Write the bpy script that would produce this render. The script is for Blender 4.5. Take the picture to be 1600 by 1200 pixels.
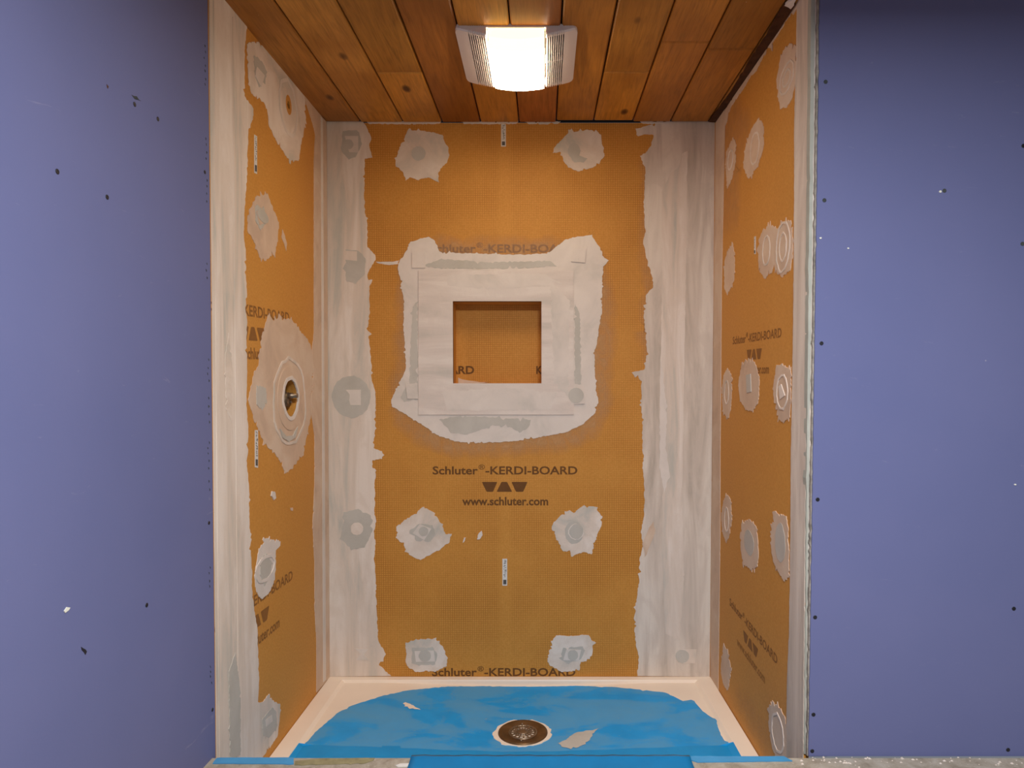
import bpy, bmesh, math, random
from math import pi, sin, cos, radians, hypot
from mathutils import Vector, Matrix, noise
from mathutils.geometry import tessellate_polygon, delaunay_2d_cdt

# ------------------------------------------------------------------ start clean
for o in list(bpy.data.objects):
    bpy.data.objects.remove(o)
S = bpy.context.scene
C = S.collection
rnd = random.Random(7)

# ------------------------------------------------------------------ camera
F, X0, Y0, PITCH = 1050.0, 848.0, 653.7, radians(1.73)
cam_d = bpy.data.cameras.new('camera')
cam = bpy.data.objects.new('camera', cam_d); C.objects.link(cam)
cam_d.sensor_width = 36.0; cam_d.sensor_fit = 'HORIZONTAL'
cam_d.lens = 36.0 * F / 1600.0
cam_d.shift_x = -(X0 - 800) / 1600.0
cam_d.shift_y = (Y0 - 600) / 1600.0
cam_d.clip_start = 0.02
ZC = 0.907
cam.location = (0, 0, ZC)
cam.rotation_euler = (pi / 2 - PITCH, 0, 0)
S.camera = cam

# ------------------------------------------------------------------ exposure, world, room light
vs = S.view_settings
vs.view_transform = 'Standard'; vs.look = 'None'; vs.gamma = 1.0; vs.use_curve_mapping = False
vs.exposure = 0.15
W = bpy.data.worlds.new('world'); S.world = W; W.use_nodes = True
W.node_tree.nodes['Background'].inputs[0].default_value = (0.72, 0.78, 0.90, 1)
W.node_tree.nodes['Background'].inputs[1].default_value = 0.22
LAMP_GLOW = 21.0
ld = bpy.data.lights.new('room_light', 'AREA'); ld.shape = 'DISK'
ld.size = 0.45; ld.energy = 58; ld.color = (0.93, 0.96, 1.0)
lo = bpy.data.objects.new('room_light', ld); C.objects.link(lo)
lo.location = (0.30, 0.25, 1.86)
lo.rotation_euler = (0, 0, 0)          # round ceiling light of the room, facing straight down

# ------------------------------------------------------------------ projection helpers (photo pixel -> point on a real plane)
RT = Vector((1, 0, 0)); FW = Vector((0, cos(PITCH), -sin(PITCH))); UP = Vector((0, sin(PITCH), cos(PITCH)))
EYE = Vector((0, 0, ZC))
def ray(u, v):
    return FW + RT * ((u - X0) / F) - UP * ((v - Y0) / F)
class Frame:
    """a plane: origin, in-plane axes A, B and normal N (towards the room)"""
    def __init__(s, O, N, A):
        s.O = Vector(O); s.N = Vector(N).normalized()
        A = Vector(A); s.A = (A - s.N * A.dot(s.N)).normalized()
        s.B = s.N.cross(s.A)
        if s.B.dot(Vector((0, 0, 1))) < -0.1: s.B = -s.B
    def px(s, u, v):
        d = ray(u, v); t = (s.O - EYE).dot(s.N) / d.dot(s.N)
        q = EYE + d * t - s.O
        return Vector((q.dot(s.A), q.dot(s.B)))
    def p3(s, q, h=0.0):
        return s.O + s.A * q[0] + s.B * q[1] + s.N * h
def at_y(u, v, Y):
    d = ray(u, v); return EYE + d * (Y / d.y)
def at_z(u, v, z):
    d = ray(u, v); return EYE + d * ((z - ZC) / d.z)
YB, YF = 2.62, 1.69
BACK = Frame((0, YB, 0), (0, -1, 0), (1, 0, 0))
if BACK.B.z < 0: BACK.B = -BACK.B
def wall_frame(bt, bb, ft, fb, sign):
    P = [at_y(*bt, YB), at_y(*bb, YB), at_y(*ft, YF), at_y(*fb, YF)]
    c = sum(P, Vector()) / 4
    up = ((P[0] - P[1]) + (P[2] - P[3])); fw = ((P[0] - P[2]) + (P[1] - P[3]))
    n = up.cross(fw).normalized()
    if n.x * sign < 0: n = -n
    f = Frame(c, n, (0, 1, 0))
    if f.B.z < 0: f.B = -f.B
    return f
LEFT = wall_frame((510, 192), (515, 1057), (325, -23), (338, 1268), 1)
RIGHT = wall_frame((1118, 192), (1109, 1057), (1268, -35), (1256, 1286), -1)
def wall_x(fr, Y, Z):      # x of the wall plane at depth Y, height Z
    n = fr.N; return fr.O.x - (n.y * (Y - fr.O.y) + n.z * (Z - fr.O.z)) / n.x
ZTOP = at_y(814, 192, YB).z
zt_l = EYE + ray(345, 0) * ((LEFT.O - EYE).dot(LEFT.N) / ray(345, 0).dot(LEFT.N))
zt_r = EYE + ray(1245, 0) * ((RIGHT.O - EYE).dot(RIGHT.N) / ray(1245, 0).dot(RIGHT.N))
YQ = (zt_l.y + zt_r.y) / 2; SL = ((zt_l.z + zt_r.z) / 2 - ZTOP) / (YB - YQ)      # rise per metre towards the room
def ceil_z(Y): return ZTOP + SL * (YB - Y)
CEIL = Frame((0, YB, ZTOP), Vector((0, -SL, -1)), (1, 0, 0))
if CEIL.B.y < 0: CEIL.B = -CEIL.B
ZLIP = at_y(812, 1057, YB).z
print('frames', LEFT.O[:], LEFT.N[:], RIGHT.O[:], RIGHT.N[:], 'ZTOP', ZTOP, 'SL', SL, 'ZLIP', ZLIP, 'YQ', zt_l[:], zt_r[:])

# ------------------------------------------------------------------ object helpers
def mesh_obj(name, verts, faces, mat, parent=None, smooth=False, loc=None, mats=None, fm=None):
    base = Vector((0, 0, 0))
    if parent is not None and parent.type == 'EMPTY': base = Vector(parent.location)
    elif loc is not None: base = Vector(loc)
    me = bpy.data.meshes.new(name)
    me.from_pydata([tuple(Vector(v) - base) for v in verts], [], [tuple(f) for f in faces])
    for m in (mats or [mat]): me.materials.append(m)
    if fm:
        for i, k in enumerate(fm): me.polygons[i].material_index = k
    if smooth:
        for p in me.polygons: p.use_smooth = True
    me.update()
    bm = bmesh.new(); bm.from_mesh(me); bmesh.ops.recalc_face_normals(bm, faces=bm.faces); bm.to_mesh(me); bm.free()
    o = bpy.data.objects.new(name, me); C.objects.link(o)
    if parent is not None: o.parent = parent
    elif loc is not None: o.location = base
    return o
def thing(name, label, cat, loc, group=None):
    o = bpy.data.objects.new(name, None); C.objects.link(o); o.location = loc; o.empty_display_size = .05
    o['label'] = label; o['category'] = cat
    if group: o['group'] = group
    return o
def tag(o, label=None, cat=None, kind=None, group=None):
    if label: o['label'] = label
    if cat: o['category'] = cat
    if kind: o['kind'] = kind
    if group: o['group'] = group
    return o
CNT = [0]
def slab(name, fr, loops, h0, h1, mat, parent=None, back=True):
    """flat sheet with outline and holes (2-D, metres, in the frame), from height h0 to h1 above the plane"""
    flat = [q for L in loops for q in L]; n = len(flat)
    if 0 < h1 < .008: CNT[0] += 1; h1 += (CNT[0] % 29) * 1.3e-5
    tris = tessellate_polygon([[Vector((q[0], q[1], 0)) for q in L] for L in loops])
    verts = [fr.p3(q, h1) for q in flat] + [fr.p3(q, h0) for q in flat]
    faces = [t for t in tris]
    if back: faces += [(t[2] + n, t[1] + n, t[0] + n) for t in tris]
    k = 0
    for L in loops:
        m = len(L)
        for i in range(m):
            a, b = k + i, k + (i + 1) % m
            faces.append((a, b, b + n, a + n))
        k += m
    return mesh_obj(name, verts, faces, mat, parent)
def box(name, p0, p1, mat, parent=None, **kw):
    x0, y0, z0 = p0; x1, y1, z1 = p1
    v = [(x, y, z) for z in (z0, z1) for (x, y) in ((x0, y0), (x1, y0), (x1, y1), (x0, y1))]
    f = [(0, 1, 2, 3), (4, 5, 6, 7), (0, 1, 5, 4), (1, 2, 6, 5), (2, 3, 7, 6), (3, 0, 4, 7)]
    return mesh_obj(name, v, f, mat, parent, **kw)
def rag(pts, amp=0.0016, step=0.006, spike=0.05, closed=True, seed=0):
    """torn trowel edge: subdivide and jitter a chain of 2-D points"""
    r = random.Random(seed * 31 + len(pts)); out = []
    n = len(pts)
    for i in range(n if closed else n - 1):
        a = Vector(pts[i]); b = Vector(pts[(i + 1) % n]); d = b - a; L = d.length
        if L < 1e-6: continue
        nn = Vector((-d.y, d.x)) / L; k = max(1, int(L / step))
        for j in range(k):
            q = a + d * (j / k)
            if j or closed:
                s = noise.noise(Vector((q.x * 90, q.y * 90, seed * 3.7))) * amp * 1.6 + r.uniform(-amp, amp) * .7
                if r.random() < spike: s += r.choice((-1, 1)) * amp * 3
                q = q + nn * s
            out.append(q)
    if not closed: out.append(Vector(pts[-1]))
    return out
def P(fr, L): return [fr.px(u, v) for u, v in L]
def circle(c, r, n=28, ry=None, jit=0, seed=1, a0=0):
    rr = random.Random(seed); ry = ry or r
    return [Vector((c[0] + r * (1 + rr.uniform(-jit, jit)) * cos(a0 + 2 * pi * i / n), c[1] + ry * (1 + rr.uniform(-jit, jit)) * sin(a0 + 2 * pi * i / n))) for i in range(n)]
def lathe(name, prof, c, axis, mat, parent, n=32, smooth=True):
    ax = Vector(axis).normalized(); t = ax.orthogonal().normalized(); b = ax.cross(t)
    v = []; f = []
    for (r, h) in prof:
        for i in range(n):
            a = 2 * pi * i / n
            v.append(Vector(c) + ax * h + (t * cos(a) + b * sin(a)) * r)
    for k in range(len(prof) - 1):
        for i in range(n):
            f.append((k * n + i, k * n + (i + 1) % n, (k + 1) * n + (i + 1) % n, (k + 1) * n + i))
    return mesh_obj(name, v, f, mat, parent, smooth=smooth)

# ------------------------------------------------------------------ materials
def lin(r, g, b):
    f = lambda c: (c / 255 / 12.92) if c <= 10 else ((c / 255 + .055) / 1.055) ** 2.4
    return (f(r), f(g), f(b), 1)
class M:
    def __init__(s, name, rough=0.7, spec=0.3):
        s.m = bpy.data.materials.new(name); s.m.use_nodes = True
        s.t = s.m.node_tree; s.N = s.t.nodes; s.b = s.N['Principled BSDF']
        s.b.inputs['Roughness'].default_value = rough
        s.b.inputs['Specular IOR Level'].default_value = spec
        s.co = s.N.new('ShaderNodeTexCoord').outputs['Object']
    def link(s, a, b): s.t.links.new(a, b)
    def map(s, scale=(1, 1, 1), loc=(0, 0, 0), src=None):
        n = s.N.new('ShaderNodeMapping'); n.inputs['Scale'].default_value = scale; n.inputs['Location'].default_value = loc
        s.link(src or s.co, n.inputs[0]); return n.outputs[0]
    def noise(s, scale=5, detail=4, vec=None, rough=.55, dist=0):
        n = s.N.new('ShaderNodeTexNoise'); n.inputs['Scale'].default_value = scale; n.inputs['Detail'].default_value = detail
        n.inputs['Roughness'].default_value = rough; n.inputs['Distortion'].default_value = dist
        s.link(vec or s.co, n.inputs['Vector']); return n.outputs['Fac']
    def ramp(s, f, stops):
        n = s.N.new('ShaderNodeValToRGB'); e = n.color_ramp.elements
        while len(e) < len(stops): e.new(.5)
        for k, (p, c) in enumerate(stops):
            e[k].position = p; e[k].color = c if not isinstance(c, (int, float)) else (c, c, c, 1)
        s.link(f, n.inputs[0]); return n.outputs[0]
    def mix(s, f, a, b, mode='MIX'):
        n = s.N.new('ShaderNodeMix'); n.data_type = 'RGBA'; n.blend_type = mode
        for sock, v in ((n.inputs[0], f), (n.inputs[6], a), (n.inputs[7], b)):
            if hasattr(v, 'is_linked'): s.link(v, sock)
            else: sock.default_value = v
        return n.outputs[2]
    def math(s, op, a, b=0.0, clamp=False):
        n = s.N.new('ShaderNodeMath'); n.operation = op; n.use_clamp = clamp
        for i, v in enumerate((a, b)):
            if hasattr(v, 'is_linked'): s.link(v, n.inputs[i])
            else: n.inputs[i].default_value = v
        return n.outputs[0]
    def color(s, c):
        if hasattr(c, 'is_linked'): s.link(c, s.b.inputs['Base Color'])
        else: s.b.inputs['Base Color'].default_value = c
    def bump(s, h, strength=.3, dist=.002):
        n = s.N.new('ShaderNodeBump'); n.inputs['Strength'].default_value = strength; n.inputs['Distance'].default_value = dist
        s.link(h, n.inputs['Height']); s.link(n.outputs[0], s.b.inputs['Normal'])

def mat_board(name, grid):
    k = M(name, .62, .25)
    base = k.ramp(k.noise(3.0, 5), [(.3, lin(204, 142, 62)), (.7, lin(212, 150, 68))])
    sep = k.N.new('ShaderNodeSeparateXYZ'); k.link(k.co, sep.inputs[0])
    fine = k.noise(160, 3)
    col = k.mix(.35, base, k.ramp(fine, [(.35, lin(190, 126, 48)), (.65, lin(220, 158, 78))]))
    if grid:
        def lines(ax, per):
            f = k.math('FRACT', k.math('MULTIPLY', sep.outputs[ax], 1 / per))
            return k.math('LESS_THAN', f, .30)
        g = k.math('MAXIMUM', lines(0, .0087), lines(2, .0087))
        m1 = k.ramp(k.noise(4.5, 3, k.map((1, 1, 1), (3, 1, 2))), [(.32, .12), (.68, .75)])
        # the board's plain spine down its middle
        xc = k.math('ABSOLUTE', k.math('SUBTRACT', sep.outputs[0], SPINE_X))
        sp = k.ramp(xc, [(.012, .25), (.035, 1.0)])
        g2 = k.math('MULTIPLY', k.math('MULTIPLY', g, m1), sp)
        col = k.mix(g2, col, lin(172, 110, 40))
        k.bump(g2, .25, .0006)
    else:
        col = k.mix(k.ramp(k.noise(2.2, 3, k.map((1, 1, .4))), [(.45, .0), (.75, .25)]), col, lin(214, 150, 80))
        k.bump(fine, .15, .0006)
    dots = k.N.new('ShaderNodeTexVoronoi'); dots.inputs['Scale'].default_value = 14; k.link(k.co, dots.inputs['Vector'])
    dm = k.ramp(dots.outputs['Distance'], [(.018, 1.0), (.03, 0.0)])
    col = k.mix(k.math('MULTIPLY', dm, .6), col, lin(110, 66, 26))
    k.color(col); return k.m
SPINE_X = at_y(789, 600, YB).x

def mat_mud(name, a, b, c, streak='z', seed=0, rough=.8):
    """thinset: pale cream with greyer, damper drags"""
    k = M(name, rough, .2)
    sc = {'z': (9, 9, 1.1), 'x': (1.3, 9, 9), 'n': (4, 4, 4)}[streak]
    v = k.map(sc, (seed, seed * 2.3, seed * .7))
    n1 = k.noise(1.6, 5, v, .6, .6)
    col = k.ramp(n1, [(.33, a), (.47, b), (.6, c)])
    n2 = k.noise(9, 5, k.map((1, 1, .6), (seed, 0, 1)), .6, .8)
    col = k.mix(k.ramp(n2, [(.50, .0), (.62, .55)]), col, b)
    n3 = k.noise(420, 2)
    col = k.mix(k.ramp(n3, [(.66, 0.), (.72, .25)]), col, lin(120, 104, 88))
    k.color(col)
    h = k.math('ADD', k.math('MULTIPLY', n1, 1.3), k.math('MULTIPLY', k.noise(60, 4), .35))
    k.bump(h, .35, .003)
    return k.m
CR, GY, PK = lin(236, 222, 208), lin(200, 193, 180), lin(224, 207, 190)
MAT = {}
MAT['board_grid'] = mat_board('orange_board_grid', True)
MAT['board'] = mat_board('orange_board', False)
MAT['mud'] = mat_mud('mortar', GY, PK, CR, 'n', 1)
MAT['mud_light'] = mat_mud('mortar_pale', lin(214, 204, 192), lin(226, 214, 202), lin(232, 220, 208), 'n', 2)
MAT['mud_strip'] = mat_mud('mortar_streaked', GY, PK, CR, 'z', 3)
MAT['mud_right'] = mat_mud('mortar_streaked_tan', lin(190, 176, 160), lin(214, 198, 182), lin(230, 216, 200), 'z', 5)
MAT['mud_tan'] = mat_mud('mortar_tan', lin(204, 176, 152), lin(216, 188, 162), lin(222, 198, 174), 'n', 8)
MAT['mud_grey'] = mat_mud('mortar_damp_grey', lin(190, 183, 170), lin(197, 190, 178), lin(203, 196, 184), 'n', 4)
MAT['mud_frame'] = mat_mud('mortar_niche', lin(208, 198, 186), lin(224, 210, 198), lin(234, 222, 210), 'x', 6)
def flat(name, col, rough=.7, spec=.3, metal=0, var=.12, nscale=12, bump=.1):
    k = M(name, rough, spec); k.b.inputs['Metallic'].default_value = metal
    d = tuple(max(0, x * (1 - var)) for x in col[:3]) + (1,); u = tuple(min(1, x * (1 + var)) for x in col[:3]) + (1,)
    n = k.noise(nscale, 4)
    k.color(k.ramp(n, [(.3, d), (.7, u)])); k.bump(k.noise(nscale * 8, 3), bump, .001); return k.m
def mat_paint(name, a, b):
    k = M(name, .72, .25)
    n = k.noise(1.6, 4); col = k.ramp(n, [(.3, a), (.7, b)])
    v = k.N.new('ShaderNodeTexVoronoi'); v.inputs['Scale'].default_value = 9; k.link(k.co, v.inputs['Vector'])
    col = k.mix(k.math('MULTIPLY', k.ramp(v.outputs['Distance'], [(.012, 1.), (.022, 0.)]), .5), col, lin(196, 190, 200))
    scr = k.noise(7, 6, k.map((1, 1, 3.5), (4, 2, 9)), .7, 2.0)
    col = k.mix(k.ramp(scr, [(.66, 0.), (.74, .18)]), col, lin(190, 184, 196))
    k.color(col); k.bump(k.noise(180, 3), .12, .0008); return k.m
MAT['blue_wall'] = mat_paint('lavender_blue_board', lin(104, 110, 153), lin(112, 116, 158))
MAT['board_edge'] = flat('rough_gypsum_edge', lin(150, 142, 132), .9, .1, var=.4, nscale=60, bump=.6)
MAT['edge_pale'] = flat('grey_green_edge', lin(176, 176, 164), .8, .2, var=.12, nscale=18, bump=.3)
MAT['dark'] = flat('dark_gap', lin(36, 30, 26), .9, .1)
MAT['brown'] = flat('brown_gap', lin(96, 66, 40), .9, .1)
MAT['print'] = flat('print_brown', lin(112, 74, 38), .7, .2, var=.1, nscale=40)
MAT['print_dim'] = flat('print_brown_dim', lin(166, 112, 54), .7, .2, var=.05, nscale=40)
MAT['print_grey'] = flat('print_brown_faint', lin(146, 98, 50), .7, .2, var=.1, nscale=40)
MAT['print_veil'] = flat('print_under_mortar', lin(150, 114, 84), .7, .2, var=.1, nscale=40)
MAT['sticker'] = flat('sticker_white', lin(226, 222, 214), .5, .4, var=.06, nscale=50)
MAT['ink'] = flat('sticker_ink', lin(92, 88, 84), .6, .3, var=.25, nscale=120)
MAT['screw'] = flat('black_screw', lin(26, 26, 34), .5, .5, var=.3)
MAT['plug'] = flat('grey_plug', lin(70, 74, 74), .8, .2, var=.3, nscale=90)
MAT['chip'] = flat('white_chip', lin(238, 236, 220), .7, .2)
MAT['fan'] = flat('ivory_plastic', lin(232, 220, 212), .35, .5, var=.03)
MAT['steel'] = flat('brushed_steel', lin(150, 132, 112), .38, .5, metal=.85, var=.2, nscale=30)
MAT['steel_dark'] = flat('stained_steel', lin(118, 88, 56), .5, .5, metal=.7, var=.3, nscale=24)
MAT['brass'] = flat('old_brass', lin(120, 104, 84), .45, .5, metal=.75, var=.35, nscale=60)
MAT['pan'] = flat('peach_acrylic', lin(252, 232, 210), .42, .4, var=.04, nscale=5)
def mat_blue(name, dusty, c1=None, c2=None):
    k = M(name, .40, .35)
    base = k.ramp(k.noise(14, 4), [(.3, c1 or lin(0, 152, 222)), (.7, c2 or lin(2, 162, 234))])
    if dusty:
        v = k.map((1, 1.6, 1), (1.3, .4, 0))
        m = k.ramp(k.noise(4.2, 6, v, .62, .5), [(.42, 0.), (.50, .5), (.72, .75)])
        base = k.mix(m, base, lin(106, 166, 202))
        m2 = k.ramp(k.noise(90, 4), [(.66, 0.), (.74, .5)])
        base = k.mix(m2, base, lin(150, 160, 165))
        k.link(k.ramp(m, [(0, .4), (1, .75)]), k.b.inputs['Roughness'])
    k.color(base); k.bump(k.noise(26, 4), .2, .002); return k.m
MAT['blue_dusty'] = mat_blue('blue_sheet_dusty', True)
MAT['blue_clean'] = mat_blue('blue_sheet', False, lin(0, 118, 172), lin(2, 126, 182))
MAT['blue_bright'] = mat_blue('blue_sheet_bright', False, lin(0, 146, 210), lin(0, 154, 220))
MAT['tape'] = flat('blue_tape', lin(74, 152, 200), .5, .3, var=.06, nscale=20)
def mat_floor():
    k = M('dusty_subfloor', .85, .15)
    n = k.noise(22, 6, None, .65, .5)
    col = k.ramp(n, [(.3, lin(140, 128, 110)), (.5, lin(168, 156, 138)), (.7, lin(186, 176, 160))])
    col = k.mix(k.ramp(k.noise(120, 3, k.map((1, 3, 1))), [(.62, 0.), (.7, .6)]), col, lin(214, 204, 184))
    k.color(col); k.bump(n, .5, .003); return k.m
MAT['floor'] = mat_floor()
def mat_wood():
    k = M('varnished_pine', .5, .3)
    oi = k.N.new('ShaderNodeObjectInfo')
    cmb = k.N.new('ShaderNodeCombineXYZ')
    k.link(k.math('MULTIPLY', oi.outputs['Random'], 31.), cmb.inputs[0]); k.link(k.math('MULTIPLY', oi.outputs['Random'], 17.), cmb.inputs[1])
    add = k.N.new('ShaderNodeVectorMath'); add.operation = 'ADD'; k.link(k.co, add.inputs[0]); k.link(cmb.outputs[0], add.inputs[1])
    v = add.outputs[0]
    g = k.noise(7, 6, k.map((7, .55, 7), src=v), .6, 1.2)
    g2 = k.noise(30, 4, k.map((9, .35, 9), src=v), .5)
    f = k.math('ADD', k.math('MULTIPLY', g, .65), k.math('MULTIPLY', g2, .35))
    tone = k.ramp(f, [(.32, .62), (.5, 1.0), (.68, 1.25)])
    col = k.mix(1.0, oi.outputs['Color'], tone, 'MULTIPLY')
    big = k.noise(2.6, 3, v)
    col = k.mix(k.ramp(big, [(.42, 0.), (.62, .45)]), col, lin(132, 76, 20))
    vo = k.N.new('ShaderNodeTexVoronoi'); vo.inputs['Scale'].default_value = 1.0; k.link(k.map((6.5, 3.2, 1), src=v), vo.inputs['Vector'])
    kn = k.ramp(vo.outputs['Distance'], [(.05, .9), (.085, .5), (.11, 0.)])
    col = k.mix(kn, col, lin(66, 34, 14))
    sp = k.ramp(k.noise(46, 5, v, .7), [(.69, 0.), (.73, .55)])
    col = k.mix(sp, col, lin(206, 170, 130))
    k.color(col); k.bump(f, .15, .002); return k.m
MAT['wood'] = mat_wood()
MAT['dark_wood'] = flat('dark_stained_wood', lin(72, 42, 24), .7, .2, var=.45, nscale=30, bump=.5)
def mat_emit(name, col, s):
    m = bpy.data.materials.new(name); m.use_nodes = True; t = m.node_tree; b = t.nodes['Principled BSDF']
    b.inputs['Base Color'].default_value = (1, .95, .85, 1); b.inputs['Emission Color'].default_value = col; b.inputs['Emission Strength'].default_value = s
    return m
MAT['glow'] = mat_emit('lit_diffuser', (1.0, .84, .62, 1), LAMP_GLOW)
MAT['glow_edge'] = mat_emit('lit_diffuser_edge', (1.0, .74, .24, 1), 3.0)
def mat_haze(name, col, strength):
    k = M(name, .85, .1); k.color(col)
    at = k.N.new('ShaderNodeAttribute'); at.attribute_name = 'cover'
    n = k.ramp(k.noise(26, 5, k.map((1, 1, .6)), .6, .8), [(.3, .35), (.7, 1.)])
    f = k.math('MULTIPLY', k.math('MULTIPLY', at.outputs['Fac'], n), strength, True)
    k.link(f, k.b.inputs['Alpha']); return k.m
MAT['haze'] = mat_haze('thin_mortar_film', lin(214, 170, 122), .75)

# ================================================================== THE SETTING
# ---- back wall (with the opening for the niche)
XL_T, XR_T = wall_x(LEFT, YB, ZTOP), wall_x(RIGHT, YB, ZTOP)
XL_B, XR_B = wall_x(LEFT, YB, -.3), wall_x(RIGHT, YB, -.3)
niche = [BACK.px(708, 471), BACK.px(846, 471), BACK.px(846, 599), BACK.px(708, 599)]
nx0 = (niche[0].x + niche[3].x) / 2; nx1 = (niche[1].x + niche[2].x) / 2; nz0 = niche[2].y; nz1 = niche[0].y
NR = [Vector((nx0, nz0)), Vector((nx1, nz0)), Vector((nx1, nz1)), Vector((nx0, nz1))]
outer = [Vector((XL_B, -.3)), Vector((XR_B, -.3)), Vector((XR_T, ZTOP + .0)), Vector((XL_T, ZTOP + .0))]
wall_back = tag(slab('wall_back', BACK, [outer, NR], -.013, 0, MAT['board_grid']), kind='structure')

# ---- left shower wall, hole for the valve and for the shower arm
YFL = YF
def edge_wall(fr, y0, y1, zb=-.3, holes=(), name='wall', mat=None, th=.013, top=None, h1=0, parent=None):
    pts = []
    for (Y, Z) in ((y0, zb), (y1, zb), (y1, ceil_z(y1) if top is None else top), (y0, ceil_z(y0) if top is None else top)):
        p = Vector((wall_x(fr, Y, Z), Y, Z)) - fr.O
        pts.append(Vector((p.dot(fr.A), p.dot(fr.B))))
    return slab(name, fr, [pts] + list(holes), -th, h1, mat, parent)
vc = LEFT.px(453, 622)                                   # valve opening centre
hr_v = abs(LEFT.px(453, 593).y - LEFT.px(453, 651).y) / 2
hr_h = abs(LEFT.px(442.5, 622).x - LEFT.px(464.5, 622).x) / 2
print('valve hole', hr_v, hr_h)
ac = LEFT.px(450.5, 164)                                 # shower arm opening centre
hole_v = circle(vc, hr_h, 40, hr_v)
hole_a = circle(ac, .026, 24, .031)
hole_a_in = circle(ac, .011, 16, .013)
wall_left = tag(edge_wall(LEFT, YF, YB, holes=[hole_v, hole_a_in], name='wall_left', mat=MAT['board']), kind='structure')
wall_right = tag(edge_wall(RIGHT, YF, YB, name='wall_right', mat=MAT['board']), kind='structure')

# ---- lavender wall that carries on from the left shower wall towards the viewer
wall_ll = tag(edge_wall(LEFT, -1.2, YF - .005, zb=-.02, name='wall_left', mat=MAT['blue_wall'], h1=.0015), kind='structure')
# brown joint between the two boards
edge_wall(LEFT, YF - .02, YF + .012, zb=-.02, name='joint', mat=MAT['brown'], th=.020, h1=-.006, parent=wall_ll)

# ---- lavender wall facing the viewer at the right of the opening
fyr = YF - .016
FR = Frame((0, fyr, 0), (0, -1, 0), (1, 0, 0))
if FR.B.z < 0: FR.B = -FR.B
a, b = FR.px(1281, 0), FR.px(1263.5, 1187)
sl = (a.x - b.x) / (a.y - b.y)
zc_top = ceil_z(fyr)
lx = lambda z: b.x + sl * (z - b.y)
edge = rag([Vector((lx(.001), .001)), Vector((lx(zc_top), zc_top))], .0005, .012, .08, closed=False, seed=3)
wall_front = tag(slab('wall_front', FR, [[Vector((2.6, .001))] + [Vector((2.6, zc_top))] + edge[::-1]], -.0125, 0, MAT['blue_wall']), kind='structure')
# rough gypsum edge strip of that board
er = [q + Vector((-.0005, 0)) for q in edge]
el = rag([Vector((lx(.001) - .0035, .001)), Vector((lx(zc_top) - .0050, zc_top))], .0005, .010, .10, closed=False, seed=9)
slab('board_edge', FR, [el + er[::-1]], -.0125, -.002, MAT['board_edge'], wall_front)
# stud behind the gap
box('stud', (max(lx(0), lx(zc_top)) - .002, YF + .022, -.02), (lx(1) + .06, YF + .10, zc_top), MAT['dark'], wall_front)
# pale grey edge of the shower board, seen end-on
def strip_front(name, u0t, u1t, u0b, u1b, Y, dep, mat, parent=None, seed=1, zb=-.0):
    f = Frame((0, Y, 0), (0, -1, 0), (1, 0, 0))
    if f.B.z < 0: f.B = -f.B
    zt = ceil_z(Y)
    def xx(ut, ub, z):
        pt, pb = f.px(ut, 0), f.px(ub, 1185); return pb.x + (pt.x - pb.x) * (z - pb.y) / (pt.y - pb.y)
    L = rag([Vector((xx(u0t, u0b, zb), zb)), Vector((xx(u0t, u0b, zt), zt))], .0006, .02, .02, closed=False, seed=seed)
    R_ = rag([Vector((xx(u1t, u1b, zb), zb)), Vector((xx(u1t, u1b, zt), zt))], .0006, .02, .02, closed=False, seed=seed + 1)
    return slab(name, f, [L + R_[::-1]], -dep, 0, mat, parent)
t1 = strip_front('trim_1', 1267.5, 1275.5, 1256.5, 1260.3, YF - .004, .02, MAT['edge_pale'])
tag(t1, kind='structure')
strip_front('bead', 1274.2, 1275.6, 1259.2, 1260.5, YF - .006, .004, MAT['mud_light'], t1, 5)

# ---- ceiling: dark underlay and the pine boards, each one a plank
y_near = -0.6
ceiling = tag(mesh_obj('ceiling', [(x, y, ceil_z(y) + h) for h in (.019, .040) for (x, y) in ((-1.6, y_near), (2.6, y_near), (2.6, YB + .05), (-1.6, YB + .05))],
    [(0, 1, 2, 3), (4, 5, 6, 7), (0, 1, 5, 4), (1, 2, 6, 5), (2, 3, 7, 6), (3, 0, 4, 7)], MAT['dark']), kind='structure')
seams = [505, 564, 630, 691, 751, 811, 869, 927, 988, 1047, 1106, 1166, 1226]
xs = [CEIL.px(u, 192).x for u in seams]
xl = xs[1]
pitch = (xs[10] - xs[1]) / 9
while xs[-1] < 2.5: xs.append(xs[-1] + pitch)
while xs[0] > -1.3: xs.insert(0, xs[0] - pitch)
tones = {}
TONE = [lin(192, 130, 52), lin(204, 142, 60), lin(170, 108, 42), lin(196, 134, 54), lin(164, 100, 38)]
cut = {630: 114, 927: 113, 988: 66, 1047: 77}
tone_at = {505: (180, 122, 52), 564: (206, 146, 66), 630: (200, 138, 56), 691: (156, 96, 36), 751: (200, 136, 56), 811: (166, 100, 46), 869: (186, 122, 44), 927: (204, 138, 52), 988: (196, 128, 48), 1047: (184, 120, 44), 1106: (178, 118, 46)}
px_of = {round(CEIL.px(u, 192).x, 4): u for u in seams}
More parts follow.
